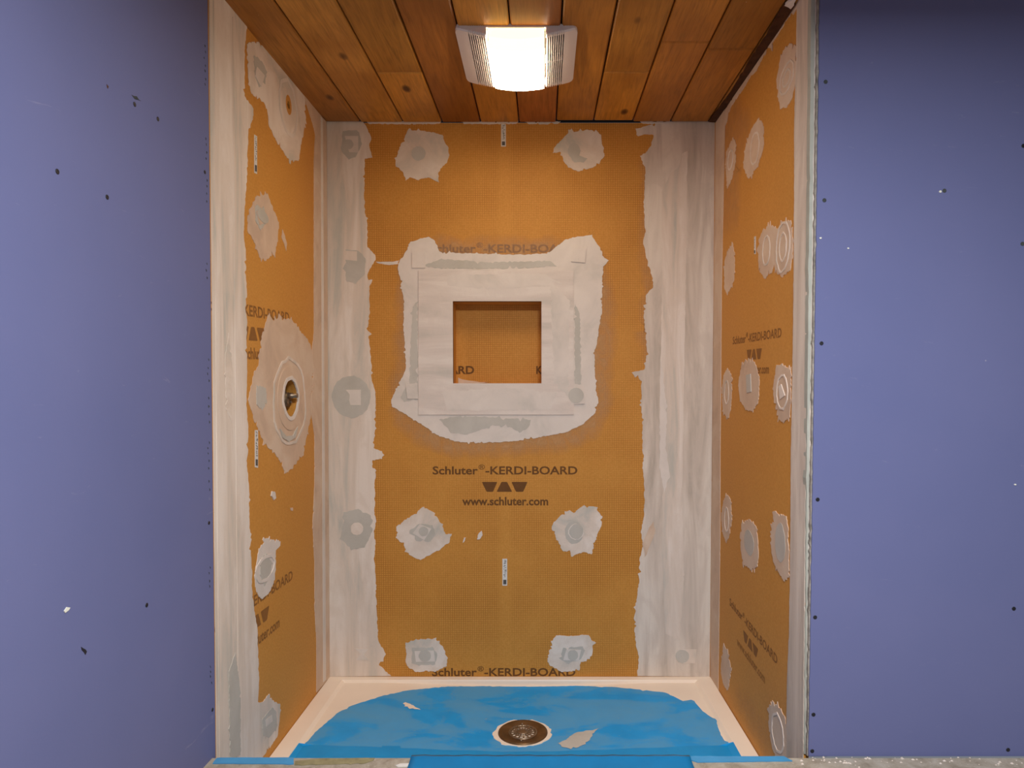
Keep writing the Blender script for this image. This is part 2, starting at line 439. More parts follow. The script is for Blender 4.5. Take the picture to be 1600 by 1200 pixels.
def plank(x0, x1, y0, y1, col):
    g = .0022; c = .004; th = .018
    x0 += g; x1 -= g; y0 += g; y1 -= g
    def z(Y): return ceil_z(Y)
    v = []; 
    for (dx, h) in ((0, th), (0, c), (c, 0)):
        for (X, Y) in ((x0 + dx, y0 + dx), (x1 - dx, y0 + dx), (x1 - dx, y1 - dx), (x0 + dx, y1 - dx)):
            v.append((X, Y, z(Y) + h))
    f = [(0, 1, 2, 3), (8, 9, 10, 11)]
    for k in (0, 4):
        for i in range(4): f.append((k + i, k + (i + 1) % 4, k + 4 + (i + 1) % 4, k + 4 + i))
    o = mesh_obj('plank', v, f, MAT['wood'], ceiling); o.color = col
for i in range(len(xs) - 1):
    x0, x1 = xs[i], xs[i + 1]; u = px_of.get(round(x0, 4))
    ye = YB - (.022 if u in (869, 927) else .010 if u in (505, 988, 1047) else .004)
    cl = lin(*tone_at[u]) if u in tone_at else TONE[i % 5]
    if x1 < wall_x(LEFT, YB, ZTOP) - .35 and i % 1 == 0 and x1 < wall_x(LEFT, y_near, ZTOP): continue
    cuts = []
    if u in cut: cuts.append(CEIL.px(900, cut[u])[1] + YB)
    elif u is None: cuts.append(rnd.uniform(.4, 2.0))
    else: cuts.append(rnd.uniform(.2, 1.2))
    ys = [y_near] + sorted(cuts) + [ye]
    for j in range(len(ys) - 1):
        t = cl
        if j < len(ys) - 2: kf = rnd.uniform(.72, 1.0); t = tuple(min(1, q * kf) for q in cl[:3]) + (1,)
        plank(x0, x1, ys[j], ys[j + 1], t)
# dark rough batten where the ceiling meets the right wall, and pale mortar line beside it
RC = lambda u, v: at_z(u, v, 0)
def ceil_pt(u, v, h=0): q = CEIL.px(u, v); return CEIL.p3(q, h)
bat = [(1107, 188), (1127, 190), (1243, 4), (1226, 4), (1215, 20), (1196, 55), (1178, 80), (1160, 112), (1142, 142)]
sb = slab('trim_2', CEIL, [rag(P(CEIL, bat), .001, .02, .06, seed=4)], .001, .006, MAT['dark_wood']); tag(sb, kind='structure')
slab('mortar_line', CEIL, [rag(P(CEIL, [(1226, 5), (1231, 0), (1243, -8), (1240, 4), (1236, 10)]), .001, .01, .05, seed=2)], .001, .007, MAT['mud_light'], sb)

# ---- floor of the room, with the raised front edge of the shower
def xr_at(Y): return wall_x(RIGHT, Y, 0)
YC = at_z(700, 1184.5, 0).y
print('curb back edge', YC)
fl = box('floor', (-1.6, -1.2, -.30), (2.6, YC, 0), MAT['floor']); tag(fl, kind='structure')

# ================================================================== MORTAR ON THE WALLS
seed = [10]
def patch(wall, fr, px, h=.0014, mat='mud', amp=.0022, step=.006, spike=.06, name='mortar_patch', h0=0.0, holes=()):
    seed[0] += 1
    L = rag(P(fr, px), amp, step, spike, seed=seed[0])
    return slab(name, fr, [L] + [list(x) for x in holes], h0, h, MAT[mat], wall, back=False)
def strip(wall, fr, ragged, straight, h=.0016, mat='mud_strip', amp=.0022, name='mortar_strip', spike=.05, h0=0):
    """trowelled band: one torn edge (chain) and straight edges"""
    seed[0] += 1
    L = rag(P(fr, ragged), amp, .007, spike, closed=False, seed=seed[0]) + P(fr, straight)
    return slab(name, fr, [L], h0, h, MAT[mat], wall, back=False)
def disc(wall, fr, u, v, r, mat='mud_grey', h=.0020, n=24, ry=None, jit=.05, name='screw_washer', h0=.0012):
    seed[0] += 1
    return slab(name, fr, [circle(fr.px(u, v), r, n, ry, jit, seed[0])], h0, h, MAT[mat], wall, back=False)
def quad(wall, fr, px, h=.0026, mat='mud_light', h0=.001, name='fleece_square'):
    return slab(name, fr, [P(fr, px)], h0, h, MAT[mat], wall, back=False)
def ring(wall, fr, u, v, r, w=.004, h=.0028, ry=None, mat='mud', name='trowel_ridge', h0=.001):
    seed[0] += 1
    c = fr.px(u, v); ry = ry or r
    return slab(name, fr, [circle(c, r, 30, ry, .05, seed[0]), circle(c, r - w, 30, ry - w, .05, seed[0])], h0, h, MAT[mat], wall, back=False)
def haze(wall, fr, inner, width, a=.8, name='mortar_film', h=.0005, mat='haze', inward=None):
    L = rag(P(fr, inner), .003, .02, 0, seed=5); n = len(L)
    c = sum(L, Vector((0, 0))) / n
    out = []
    for i, q in enumerate(L):
        t = L[(i + 1) % n] - L[i - 1]; nn = Vector((t.y, -t.x)).normalized()
        if (q - c).dot(nn) < 0: nn = -nn
        w = width * (1 + .6 * noise.noise(Vector((q.x * 14, q.y * 14, 1))))
        out.append(q + nn * w)
    if inward:
        inn = [q + (c - q).normalized() * inward for q in L]
        verts = [fr.p3(q, h) for q in inn + L + out]
        faces = [(k * n + i, (k + 1) * n + i, (k + 1) * n + (i + 1) % n, k * n + (i + 1) % n) for k in (0, 1) for i in range(n)]
        o = mesh_obj(name, verts, faces, MAT[mat], wall)
        o.data.attributes.new('cover', 'FLOAT', 'POINT').data.foreach_set('value', [a] * (2 * n) + [0.] * n)
        return o
    verts = [fr.p3(c, h)] + [fr.p3(q, h) for q in L] + [fr.p3(q, h) for q in out]
    faces = [(0, 1 + i, 1 + (i + 1) % n) for i in range(n)] + [(1 + i, 1 + n + i, 1 + n + (i + 1) % n, 1 + (i + 1) % n) for i in range(n)]
    o = mesh_obj(name, verts, faces, MAT[mat], wall)
    at = o.data.attributes.new('cover', 'FLOAT', 'POINT')
    at.data.foreach_set('value', [a] * (1 + n) + [0.] * n)
    return o

# ---- back wall, left corner band
eL = [(567, 190), (575, 203), (580, 215), (577, 228), (580, 238), (582, 246), (570, 248), (570, 270), (569, 300), (570, 330), (574, 350), (574, 386), (586, 398), (587, 406), (578, 420), (574, 430), (576, 438), (582, 437), (577, 448), (577, 470), (578, 486), (576, 504), (575, 517), (581, 522), (576, 525), (578, 542), (580, 567), (581, 595), (586, 610), (587, 635), (586, 672), (584, 700), (597, 705), (597, 717), (582, 719), (582, 731), (588, 735), (585, 756), (586, 790), (585, 804), (588, 815), (584, 830), (587, 850), (585, 870), (587, 900), (588, 935), (589, 962), (591, 1000), (603, 1022), (592, 1039), (611, 1056)]
strip(wall_back, BACK, eL, [(515.5, 1057), (510.5, 190)], .0016)
quad(wall_back, BACK, [(511, 194), (540, 230), (543, 600), (548, 1056), (515.5, 1056)], .0024, 'mud_strip', .001, 'fleece_band')
slab('mortar_smear', BACK, [rag(P(BACK, [(536, 205), (560, 203), (566, 225), (556, 246), (545, 250), (533, 236)]), .002, .01, .05, seed=91)], .0015, .0028, MAT['mud_grey'], wall_back)
quad(wall_back, BACK, [(539, 213), (560, 213), (560, 239), (546, 238)], .0034, 'mud_light')
disc(wall_back, BACK, 545, 226, .019, 'mud_grey', .0036)
slab('mortar_smear', BACK, [rag(P(BACK, [(524, 400), (540, 390), (560, 392), (572, 404), (570, 430), (556, 442), (542, 440), (532, 425)]), .002, .01, .05, seed=92)], .0015, .0028, MAT['mud_grey'], wall_back)
quad(wall_back, BACK, [(537, 392), (558, 393), (558, 408), (539, 406)], .0034, 'mud')
slab('mortar_smear', BACK, [circle(BACK.px(549, 620), .075, 40, .082, .03, 5)], .0015, .0028, MAT['mud_grey'], wall_back)
quad(wall_back, BACK, [(541, 609), (564, 609), (564, 633), (548, 633)], .0036, 'mud_light')
disc(wall_back, BACK, 535, 620, .030, 'mud_grey', .0038)
slab('mortar_smear', BACK, [rag(P(BACK, [(537, 800), (560, 795), (580, 805), (582, 830), (570, 855), (550, 858), (533, 842)]), .002, .01, .05, seed=93)], .0015, .0028, MAT['mud_grey'], wall_back)
disc(wall_back, BACK, 558, 826, .025, 'mud', .0036)
quad(wall_back, BACK, [(555, 1013), (576, 1014), (569, 1022), (576, 1031), (556, 1031), (564, 1022)], .0034, 'mud_light')
slab('mortar_smear', BACK, [rag(P(BACK, [(520, 280), (536, 262), (541, 340), (540, 470), (541, 590), (534, 598), (530, 520), (526, 420), (518, 350)]), .0035, .012, .08, seed=101)], .001, .0027, MAT['mud_strip'], wall_back)
# ---- back wall, right corner band
eR = [(1041, 190), (993, 201), (997, 213), (1006, 210), (1021, 211), (1018, 226), (1008, 240), (1000, 244), (1008, 261), (1008, 280), (1006, 313), (1007, 346), (1009, 362), (1005, 375), (1009, 400), (1020, 435), (1020, 450), (1010, 460), (1006, 480), (1007, 512), (1011, 550), (1007, 577), (998, 580), (987, 582), (992, 590), (997, 586), (999, 593), (1003, 596), (1002, 600), (1003, 650), (1004, 700), (1006, 757), (1007, 787), (1005, 812), (1001, 832), (1004, 847), (1005, 853), (999, 876), (999, 908), (993, 946), (991, 975), (993, 1001), (998, 1025), (996, 1056)]
strip(wall_back, BACK, eR, [(1108.5, 1057), (1117.5, 190)], .0016, 'mud_right')
haze(wall_back, BACK, [(1010, 250), (1010, 480), (1006, 520), (1012, 560), (1030, 560), (1030, 250)], .035, .55)
slab('fleece_band', BACK, [rag(P(BACK, [(1034, 300), (1048, 270), (1060, 262), (1066, 240), (1074, 236), (1072, 400), (1068, 620), (1066, 760), (1072, 860), (1062, 1000), (1040, 990), (1034, 860), (1036, 760), (1030, 650), (1034, 480)]), .0012, .02, .02, seed=61)], .001, .0024, MAT['mud_strip'], wall_back)
strip(wall_back, BACK, [(1076, 200), (1078, 400), (1070, 600), (1066, 800), (1072, 1050)], [(1100, 1052), (1104, 198)], .0026, 'mud_right', .001, 'fleece_band')
slab('mortar_smear', BACK, [rag(P(BACK, [(1032, 560), (1042, 640), (1040, 700), (1046, 740), (1038, 770), (1030, 730)]), .002, .012, .05, seed=94)], .0015, .0034, MAT['mud_light'], wall_back)
quad(wall_back, BACK, [(1062, 1014), (1088, 1014), (1086, 1036), (1060, 1036)], .0034, 'mud')
disc(wall_back, BACK, 1066, 1025, .026, 'mud_grey', .0040)
slab('mortar_smear', BACK, [rag(P(BACK, [(1012, 830), (1020, 815), (1024, 828), (1016, 850), (1008, 870), (1004, 850)]), .002, .012, .05, seed=96)], .0015, .0030, MAT['mud_tan'], wall_back)
# ---- back wall patches
patch(wall_back, BACK, [(638, 203), (664, 205), (692, 211), (694, 221), (699, 228), (702, 242), (699, 252), (684, 270), (686, 286), (669, 277), (654, 281), (640, 277), (634, 282), (629, 268), (619, 260), (618, 253), (625, 228), (630, 220)])
disc(wall_back, BACK, 654, 240, .0275); ring(wall_back, BACK, 654, 240, .032, .003)
patch(wall_back, BACK, [(893, 201), (897, 207), (915, 203), (931, 203), (939, 211), (943, 235), (945, 241), (936, 256), (926, 262), (905, 268), (888, 262), (881, 251), (875, 237), (863, 239), (866, 231)])
disc(wall_back, BACK, 897, 236, .024, ry=.029)
slab('mortar_smear', BACK, [rag(P(BACK, [(892, 246), (905, 243), (918, 248), (912, 254), (898, 254)]), .001, .01, .02, seed=95)], .0012, .0022, MAT['mud_grey'], wall_back)
patch(wall_back, BACK, [(587, 409), (600, 409), (612, 409), (624, 407), (622, 413), (606, 414), (590, 411)], .0008, 'mud_light', .0008)
patch(wall_back, BACK, [(662, 792), (680, 802), (690, 820), (696, 834), (706, 834), (702, 847), (685, 860), (657, 875), (637, 865), (631, 852), (621, 842), (619, 822), (637, 810)])
slab('mortar_smear', BACK, [rag(P(BACK, [(640, 829), (655, 818), (676, 820), (681, 835), (672, 846), (650, 845)]), .002, .008, .05, seed=97)], .0012, .0022, MAT['mud_grey'], wall_back)
quad(wall_back, BACK, [(656, 819), (674, 826), (663, 844), (645, 833)], .0032); disc(wall_back, BACK, 662, 830, .019, h=.0042)
patch(wall_back, BACK, [(890, 797), (897, 802), (910, 790), (930, 792), (941, 807), (940, 820), (932, 840), (924, 866), (912, 862), (892, 870), (890, 860), (880, 862), (872, 845), (862, 827), (865, 815), (877, 805)])
disc(wall_back, BACK, 897, 832, .036, ry=.045); ring(wall_back, BACK, 900, 831, .031, .004, .0034, mat='mud_light'); disc(wall_back, BACK, 901, 830, .026, ry=.030, h=.0034)
for a_, b_, s_ in ((572, 690, 1), (720, 810, 2), (820, 876, 3), (1000, 1050, 4)):
    patch(wall_back, BACK, [(a_, 190), (b_, 190), (b_ - 4, 193.5), ((a_ + b_) / 2, 194.5), (a_ + 5, 193.5)], .002, 'mud_light', .0016, name='mortar_line')
patch(wall_back, BACK, [(748, 833), (753, 829), (754, 836), (750, 842), (746, 843)], .004, 'mud_light', .0006, .004, name='mortar_blob')
patch(wall_back, BACK, [(725, 840), (728, 840), (726, 846), (723, 848)], .002, 'mud_light', .0004, .004, name='mortar_blob')
patch(wall_back, BACK, [(634, 1004), (643, 1003), (650, 999), (680, 998), (692, 1010), (699, 1028), (698, 1040), (680, 1049), (665, 1048), (650, 1050), (635, 1040)])
slab('mortar_smear', BACK, [rag(P(BACK, [(644, 1012), (676, 1010), (684, 1024), (680, 1038), (655, 1040), (644, 1036)]), .002, .008, .05, seed=98)], .0012, .0022, MAT['mud_grey'], wall_back)
quad(wall_back, BACK, [(648, 1017), (678, 1016), (680, 1033), (650, 1034)], .0032); disc(wall_back, BACK, 664, 1024, .024, h=.0042)
patch(wall_back, BACK, [(869, 992), (890, 994), (905, 992), (920, 992), (924, 1000), (931, 1004), (926, 1008), (926, 1022), (916, 1032), (908, 1034), (905, 1047), (878, 1050), (860, 1040), (855, 1031), (860, 1010)])
slab('mortar_smear', BACK, [rag(P(BACK, [(880, 1012), (910, 1010), (914, 1016), (908, 1030), (885, 1036), (874, 1028)]), .002, .008, .05, seed=99)], .0012, .0022, MAT['mud_grey'], wall_back)
quad(wall_back, BACK, [(885, 1014), (908, 1015), (904, 1032), (880, 1031)], .0032); disc(wall_back, BACK, 895, 1023, .021, h=.0042)

# ---- left wall
eF = [(349, -8), (366, 15), (385, 40), (382, 65), (381, 105), (381, 150), (395, 170), (395, 180), (387, 207), (385, 240), (386, 260), (383, 300), (381, 326), (380, 370), (383, 390), (383, 430), (385, 460), (382, 480), (385, 500), (384, 535), (385, 585), (384, 635), (387, 667), (386, 710), (384, 720), (388, 760), (388, 790), (389, 820), (391, 860), (393, 900), (392, 915), (396, 950), (401, 980), (402, 1012), (404, 1062), (402, 1097), (410, 1097), (420, 1084), (425, 1095), (437, 1100), (436, 1125), (432, 1152), (409, 1184)]
strip(wall_left, LEFT, eF, [(350, 1254), (338.6, 1268), (325.8, -18)], .0018, amp=.003)
quad(wall_left, LEFT, [(362, 26), (371, 36), (374, 600), (380, 1200), (372, 1215), (366, 600)], .0028, 'mud_strip', .001, 'fleece_band')
quad(wall_left, LEFT, [(332, 0), (340, 6), (346, 600), (352, 1240), (342, 1255), (336, 600)], .0028, 'mud_strip', .001, 'fleece_band')
eK = [(470, 135), (480, 168), (490, 200), (492, 212), (490, 250), (490, 295), (490, 460), (490, 520), (487, 547), (489, 585), (486, 620), (486, 647), (491, 680), (491, 757), (490, 780), (488, 816), (491, 880), (491, 950), (494, 1000), (494, 1082)]
strip(wall_left, LEFT, eK, [(514.5, 1057.5), (509.5, 188)], .0020, 'mud_tan', .0015)
quad(wall_left, LEFT, [(500, 182), (503, 186), (508, 1062), (504, 1066)], .0036, 'mud_light', .001, 'fleece_band')
patch(wall_left, LEFT, [(385, 67), (402, 66), (414, 72), (440, 101), (462, 127), (476, 145), (476, 160), (477, 190), (470, 225), (466, 252), (452, 250), (432, 222), (420, 197), (417, 170), (412, 160), (392, 147), (387, 120)], mat='mud', amp=.0035, holes=[hole_a])
patch(wall_left, LEFT, [(396, 86), (408, 96), (416, 112), (413, 126), (404, 136), (398, 120)], .0026, 'mud_grey', name='mortar_smear', h0=.001)
quad(wall_left, LEFT, [(400, 104), (412, 118), (407, 136), (397, 118)], .0034)
ring(wall_left, LEFT, 450, 168, .085, .012, .0026, ry=.09, mat='mud_light')
patch(wall_left, LEFT, [(401, 306), (418, 303), (422, 316), (433, 342), (436, 348), (433, 380), (428, 396), (414, 408), (405, 402), (398, 380), (386, 360), (386, 340), (394, 318)], mat='mud_tan', amp=.0035)
patch(wall_left, LEFT, [(398, 322), (412, 326), (416, 346), (406, 360), (398, 344)], .0026, 'mud_grey', name='mortar_smear', h0=.001)
quad(wall_left, LEFT, [(399, 330), (408, 326), (415, 346), (404, 352)], .0034, 'mud_tan')
disc(wall_left, LEFT, 409, 338, .04, h=.0042, ry=.018)
patch(wall_left, LEFT, [(441, 358), (444, 366), (448, 380), (447, 392), (444, 382), (440, 372)], .001, 'mud_tan', .001)
patch(wall_left, LEFT, [(414, 505), (420, 490), (426, 502), (432, 500), (436, 489), (440, 500), (450, 497), (462, 505), (470, 520), (480, 530), (487, 547), (489, 585), (486, 620), (486, 647), (482, 667), (477, 690), (474, 710), (465, 720), (456, 732), (444, 740), (440, 725), (427, 707), (412, 692), (407, 677), (396, 657), (394, 645), (387, 622), (392, 605), (396, 582), (404, 572), (405, 555), (407, 535)], mat='mud_tan', amp=.004, holes=[hole_v])
slab('pipe_collar', LEFT, [circle(vc, hr_h + .05, 44, hr_v + .045), hole_v], .001, .0034, MAT['mud_tan'], wall_left, back=False)
ring(wall_left, LEFT, 453, 622, hr_h + .012, .012, .0055, ry=hr_v + .010, mat='mud_light', name='collar_rim')
ring(wall_left, LEFT, 453, 628, hr_h + .085, .010, .0032, ry=hr_v + .085, mat='mud')
patch(wall_left, LEFT, [(400, 602), (414, 606), (416, 630), (408, 642), (400, 632)], .0026, 'mud_grey', name='mortar_smear', h0=.001)
patch(wall_left, LEFT, [(436, 670), (446, 682), (456, 680), (464, 666), (460, 684), (450, 690), (440, 684)], .0042, 'mud_grey', .001, name='mortar_smear', h0=.001)
patch(wall_left, LEFT, [(424, 767), (429, 770), (430, 778), (427, 781), (423, 775)], .003, 'mud_light', .001, name='mortar_blob')
patch(wall_left, LEFT, [(453, 794), (457, 793), (457, 798), (454, 798)], .002, 'mud_tan', .0006, name='mortar_blob')
patch(wall_left, LEFT, [(410, 840), (424, 843), (438, 846), (437, 852), (430, 860), (430, 890), (428, 910), (418, 928), (409, 936), (400, 926), (397, 900), (402, 870), (404, 858), (412, 848)], mat='mud_light', amp=.003)
patch(wall_left, LEFT, [(406, 872), (416, 866), (424, 880), (420, 902), (412, 915), (405, 898)], .0026, 'mud_grey', name='mortar_smear', h0=.001)
ring(wall_left, LEFT, 414, 888, .075, .010, .0036, ry=.04, mat='mud_light')
patch(wall_left, LEFT, [(408, 1125), (424, 1105), (430, 1112), (432, 1135), (420, 1152), (410, 1150)], .0028, 'mud_grey', name='mortar_smear', h0=.001)
quad(wall_left, LEFT, [(413, 1125), (423, 1117), (424, 1127), (414, 1136)], .0038)
patch(wall_left, LEFT, [(356, 1050), (366, 1020), (374, 1080), (374, 1180), (358, 1186)], .0030, 'mud_grey', name='mortar_smear', h0=.001)
patch(wall_left, LEFT, [(350, 560), (356, 520), (362, 580), (360, 660), (352, 640)], .0030, 'mud', name='mortar_smear', h0=.001)

# ---- right wall
patch(wall_right, RIGHT, [(1246.5, -6), (1246, 15), (1245, 80), (1242, 200), (1242, 300), (1241, 450), (1239, 597), (1237, 700), (1236, 847), (1234, 990), (1231, 1054), (1230, 1127), (1230, 1230), (1255, 1270), (1266, 0)], .0018, 'mud_right', .0012, .01, .02, 'mortar_strip')
patch(wall_right, RIGHT, [(1119, 187), (1133, 166), (1133, 200), (1131, 300), (1128, 450), (1127, 597), (1126, 700), (1125.6, 850), (1123, 1054), (1123, 1078), (1110, 1057)], .0018, 'mud_tan', .001, .01, .02, 'mortar_strip')
patch(wall_right, RIGHT, [(1130, 178), (1150, 145), (1180, 96), (1210, 48), (1243, -2), (1246, 12), (1240, 22), (1236, 20), (1225, 40), (1207, 68), (1208, 76), (1200, 74), (1185, 104), (1182, 112), (1174, 118), (1160, 142), (1142, 168), (1134, 196)], .0014, 'mud_tan', .002, .008, .12, 'mortar_strip')
haze(wall_right, RIGHT, [(1134, 200), (1150, 170), (1168, 200), (1150, 260), (1150, 340), (1134, 340)], .06, .45)
haze(wall_right, RIGHT, [(1154, 1090), (1180, 1110), (1200, 1150), (1196, 1165), (1170, 1120)], .05, .25)
def rp(px, **k): return patch(wall_right, RIGHT, px, mat='mud_tan', amp=.0035, spike=.1, **k)
rp([(1237, 67), (1244, 72), (1245, 125), (1237, 155), (1230, 167), (1221, 171), (1217, 155), (1214, 125), (1220, 92), (1227, 75)])
ring(wall_right, RIGHT, 1230, 122, .055, .006, .0030, ry=.04); ring(wall_right, RIGHT, 1230, 122, .03, .005, .0030, ry=.022)
rp([(1186, 185), (1194, 197), (1194, 225), (1185, 260), (1177, 272), (1169, 280), (1162, 260), (1165, 230), (1175, 200)])
ring(wall_right, RIGHT, 1180, 232, .045, .006, .0024, ry=.05)
rp([(1145, 215), (1150, 225), (1150, 252), (1144, 280), (1137, 295), (1134, 265), (1135, 237)])
ring(wall_right, RIGHT, 1142, 250, .035, .006, .0030, ry=.035)
rp([(1145, 380), (1149, 400), (1147, 440), (1137, 460), (1132, 450), (1132, 412), (1137, 392)])
rp([(1192, 360), (1205, 351), (1215, 357), (1222, 347), (1236, 344), (1239, 362), (1239, 400), (1235, 422), (1222, 432), (1212, 425), (1210, 412), (1206, 427), (1195, 435), (1186, 422), (1185, 395), (1186, 375)])
ring(wall_right, RIGHT, 1198, 392, .035, .006, .0028, ry=.045); ring(wall_right, RIGHT, 1224, 386, .055, .006, .0028, ry=.07); ring(wall_right, RIGHT, 1224, 386, .03, .005, .0028, ry=.04)
rp([(1137, 575), (1144, 587), (1144, 612), (1142, 642), (1137, 655), (1130, 642), (1128, 612), (1131, 587)])
ring(wall_right, RIGHT, 1136, 613, .03, .006, .0028, ry=.045)
rp([(1160, 565), (1172, 560), (1182, 570), (1187, 592), (1186, 625), (1177, 642), (1167, 642), (1157, 627), (1154, 600)])
quad(wall_right, RIGHT, [(1167, 586), (1174, 584), (1175, 612), (1168, 614)], .0032, 'mud_grey')
rp([(1214, 572), (1222, 569), (1237, 580), (1236, 625), (1235, 652), (1225, 660), (1215, 652), (1210, 625), (1209, 600)])
ring(wall_right, RIGHT, 1223, 613, .045, .006, .003, ry=.05); quad(wall_right, RIGHT, [(1218, 604), (1222, 600), (1228, 618), (1220, 624)], .0032, 'mud')
rp([(1135, 770), (1142, 780), (1144, 812), (1140, 837), (1135, 849), (1129, 830), (1127, 800)])
ring(wall_right, RIGHT, 1136, 812, .03, .006, .0028, ry=.045)
rp([(1160, 815), (1172, 811), (1182, 822), (1186, 859), (1184, 885), (1174, 890), (1161, 882), (1158, 856), (1157, 835)])
disc(wall_right, RIGHT, 1171, 848, .05, ry=.04)
rp([(1210, 800), (1229, 807), (1232, 825), (1233, 867), (1233, 902), (1225, 907), (1217, 894), (1208, 876), (1206, 856), (1206, 825)])
disc(wall_right, RIGHT, 1220, 848, .04, ry=.055)
rp([(1131, 1007), (1138, 1019), (1143, 1048), (1138, 1079), (1132, 1074), (1126, 1048)])
rp([(1206, 1095), (1214, 1100), (1222, 1110), (1230, 1130), (1230, 1200), (1222, 1200), (1207, 1170), (1202, 1142), (1201, 1107)])
ring(wall_right, RIGHT, 1216, 1145, .05, .007, .0028, ry=.055)

# ================================================================== PRINT ON THE BOARDS
def glyphs(txt, offset=.028):
    cu = bpy.data.curves.new('t', 'FONT'); cu.body = txt; cu.size = 1; cu.offset = offset; cu.resolution_u = 3
    o = bpy.data.objects.new('t', cu); C.objects.link(o)
    dg = bpy.context.evaluated_depsgraph_get(); me = bpy.data.meshes.new_from_object(o.evaluated_get(dg))
    v = [Vector(q.co[:2]) for q in me.vertices]; f = [tuple(p.vertices) for p in me.polygons]
    bpy.data.objects.remove(o); bpy.data.curves.remove(cu); bpy.data.meshes.remove(me)
    mn = min(q.x for q in v); v = [Vector((q.x - mn, q.y)) for q in v]
    return v, f, max(q.x for q in v)
def brand_line():
    V, Fc, x = [], [], 0
    for t, s, dy in (('Schluter', 1, 0), ('®', .62, .42), ('-KERDI-BOARD', 1, 0)):
        v, f, w = glyphs(t, .022 if t != '®' else .005); n = len(V)
        V += [Vector((x + q.x * s, q.y * s + dy)) for q in v]; Fc += [tuple(i + n for i in a) for a in f]
        x += w * s + (.05 if t != '®' else .04)
    return V, Fc, x - .05
LINE1 = brand_line(); LINE2 = glyphs('www.schluter.com')
capH = max(q.y for q in LINE1[0] if q.x < .5)
def rounded(L, r=.004):
    out = []; n = len(L)
    for i in range(n):
        p, q, s = Vector(L[i - 1]), Vector(L[i]), Vector(L[(i + 1) % n])
        a = q + (p - q).normalized() * r; b = q + (s - q).normalized() * r
        for t in (0, .5, 1): out.append(a * (1 - t) ** 2 + q * 2 * t * (1 - t) + b * t * t)
    return out
K = .002495
def print_block(wall, fr, P0, d, mat='print', parts='123', h=.0004, sc=1.0, name='printed_text', skew=0):
    d = d.normalized(); nrm = Vector((-d.y, d.x))
    if nrm.y < 0: nrm = -nrm
    def put(q): return fr.p3(P0 + d * (q.x * sc) + nrm * (q.y * sc), h)
    L1 = .566
    if '1' in parts:
        V, Fc, w = LINE1; s = L1 / w; sy = .0315 / capH
        mesh_obj(name, [put(Vector((q.x * s, q.y * sy))) for q in V], Fc, MAT[mat], wall)
    if '2' in parts:
        V, Fc, w = LINE2; s = .337 / w
        mesh_obj(name, [put(Vector((.115 + q.x * s, -.121 + q.y * s * 1.02))) for q in V], Fc, MAT[mat], wall)
    if '3' in parts:
        y1, y0 = -.030, -.069
        for T in ([(.192, y1), (.253, y1), (.236, y0), (.211, y0)], [(.250, y0), (.311, y0), (.291, y1), (.269, y1)], [(.308, y1), (.371, y1), (.354, y0), (.326, y0)]):
            R_ = rounded(T); mesh_obj('printed_emblem', [put(q) for q in R_], [tuple(range(len(R_)))], MAT[mat], wall)
b0 = BACK.px(676, 741); d0 = Vector((1, 0))
print_block(wall_back, BACK, b0, d0)
print_block(wall_back, BACK, BACK.px(672, 394.5), d0, 'print_veil', '1', h=.0009)
print_block(wall_back, BACK, BACK.px(675, 1056), d0, 'print', '1')
# thin mortar film around the niche and over the upper line
haze(wall_back, BACK, [(640, 400), (690, 384), (860, 384), (930, 400), (945, 450), (945, 640), (905, 690), (760, 700), (690, 700), (640, 670), (620, 640), (632, 560), (630, 460)], .045, .85, h=.0007, inward=.06)
u0 = LEFT.px(462, 505); du = LEFT.px(462, 505) - LEFT.px(386, 493); u0 = LEFT.px(452, 503.5)
print_block(wall_left, LEFT, u0 - du.normalized() * .566, du, 'print_grey')
u1 = LEFT.px(457, 905); du = LEFT.px(457, 905) - LEFT.px(400, 945)
print_block(wall_left, LEFT, u1 - du.normalized() * .566, du, 'print_grey')
ra, rb = RIGHT.px(1145, 538), RIGHT.px(1221, 526.5)
print('right text len', (rb - ra).length)
print_block(wall_right, RIGHT, ra, rb - ra, 'print_grey', sc=(rb - ra).length / .566)
ra, rb = RIGHT.px(1140, 945), RIGHT.px(1214.5, 1039)
print_block(wall_right, RIGHT, ra, rb - ra, 'print_dim', '2', sc=(rb - ra).length / .566)
print_block(wall_right, RIGHT, ra, rb - ra, 'print_grey', '13', sc=(rb - ra).length / .566)

# ---- small white stickers
def sticker(wall, fr, px, n=6, s=1):
    L = P(fr, px); r = random.Random(s)
    o = slab('sticker', fr, [L], 0, .0006, MAT['sticker'], wall, back=False)
    a, b, c, d = L     # top-left, top-right, bottom-right, bottom-left
    def q(u, v): return (a * (1 - u) + b * u) * (1 - v) + (d * (1 - u) + c * u) * v
    V, Fc = [], []
    def bar(u0, v0, u1, v1):
        k = len(V); V.extend(fr.p3(q(*w), .0014) for w in ((u0, v0), (u1, v0), (u1, v1), (u0, v1))); Fc.append((k, k + 1, k + 2, k + 3))
    v = .04
    while v < .68:
        hh = r.uniform(.010, .028); uu = r.uniform(.18, .5)
        bar(uu, v, min(.85, uu + r.uniform(.15, .5)), v + hh); v += hh + r.uniform(.012, .05)
    bar(.18, .78, .82, .95)
    m = mesh_obj('sticker_print', V, Fc, MAT['ink'], o); return o
tag(sticker(wall_back, BACK, [(783, 194), (790.5, 194), (790.5, 229), (783, 229)], s=1), label='small white upright sticker under the ceiling')
sticker(wall_back, BACK, [(785, 873), (792.5, 873), (792.5, 915), (785, 915)], s=2)
sticker(wall_left, LEFT, [(397, 210), (401.5, 213), (401.5, 272), (397, 270)], s=3)
sticker(wall_left, LEFT, [(398, 672), (403, 672), (403, 731), (398, 730)], s=4)
sticker(wall_right, RIGHT, [(1178.5, 370), (1181, 369), (1181, 397), (1178.5, 397)], s=5)

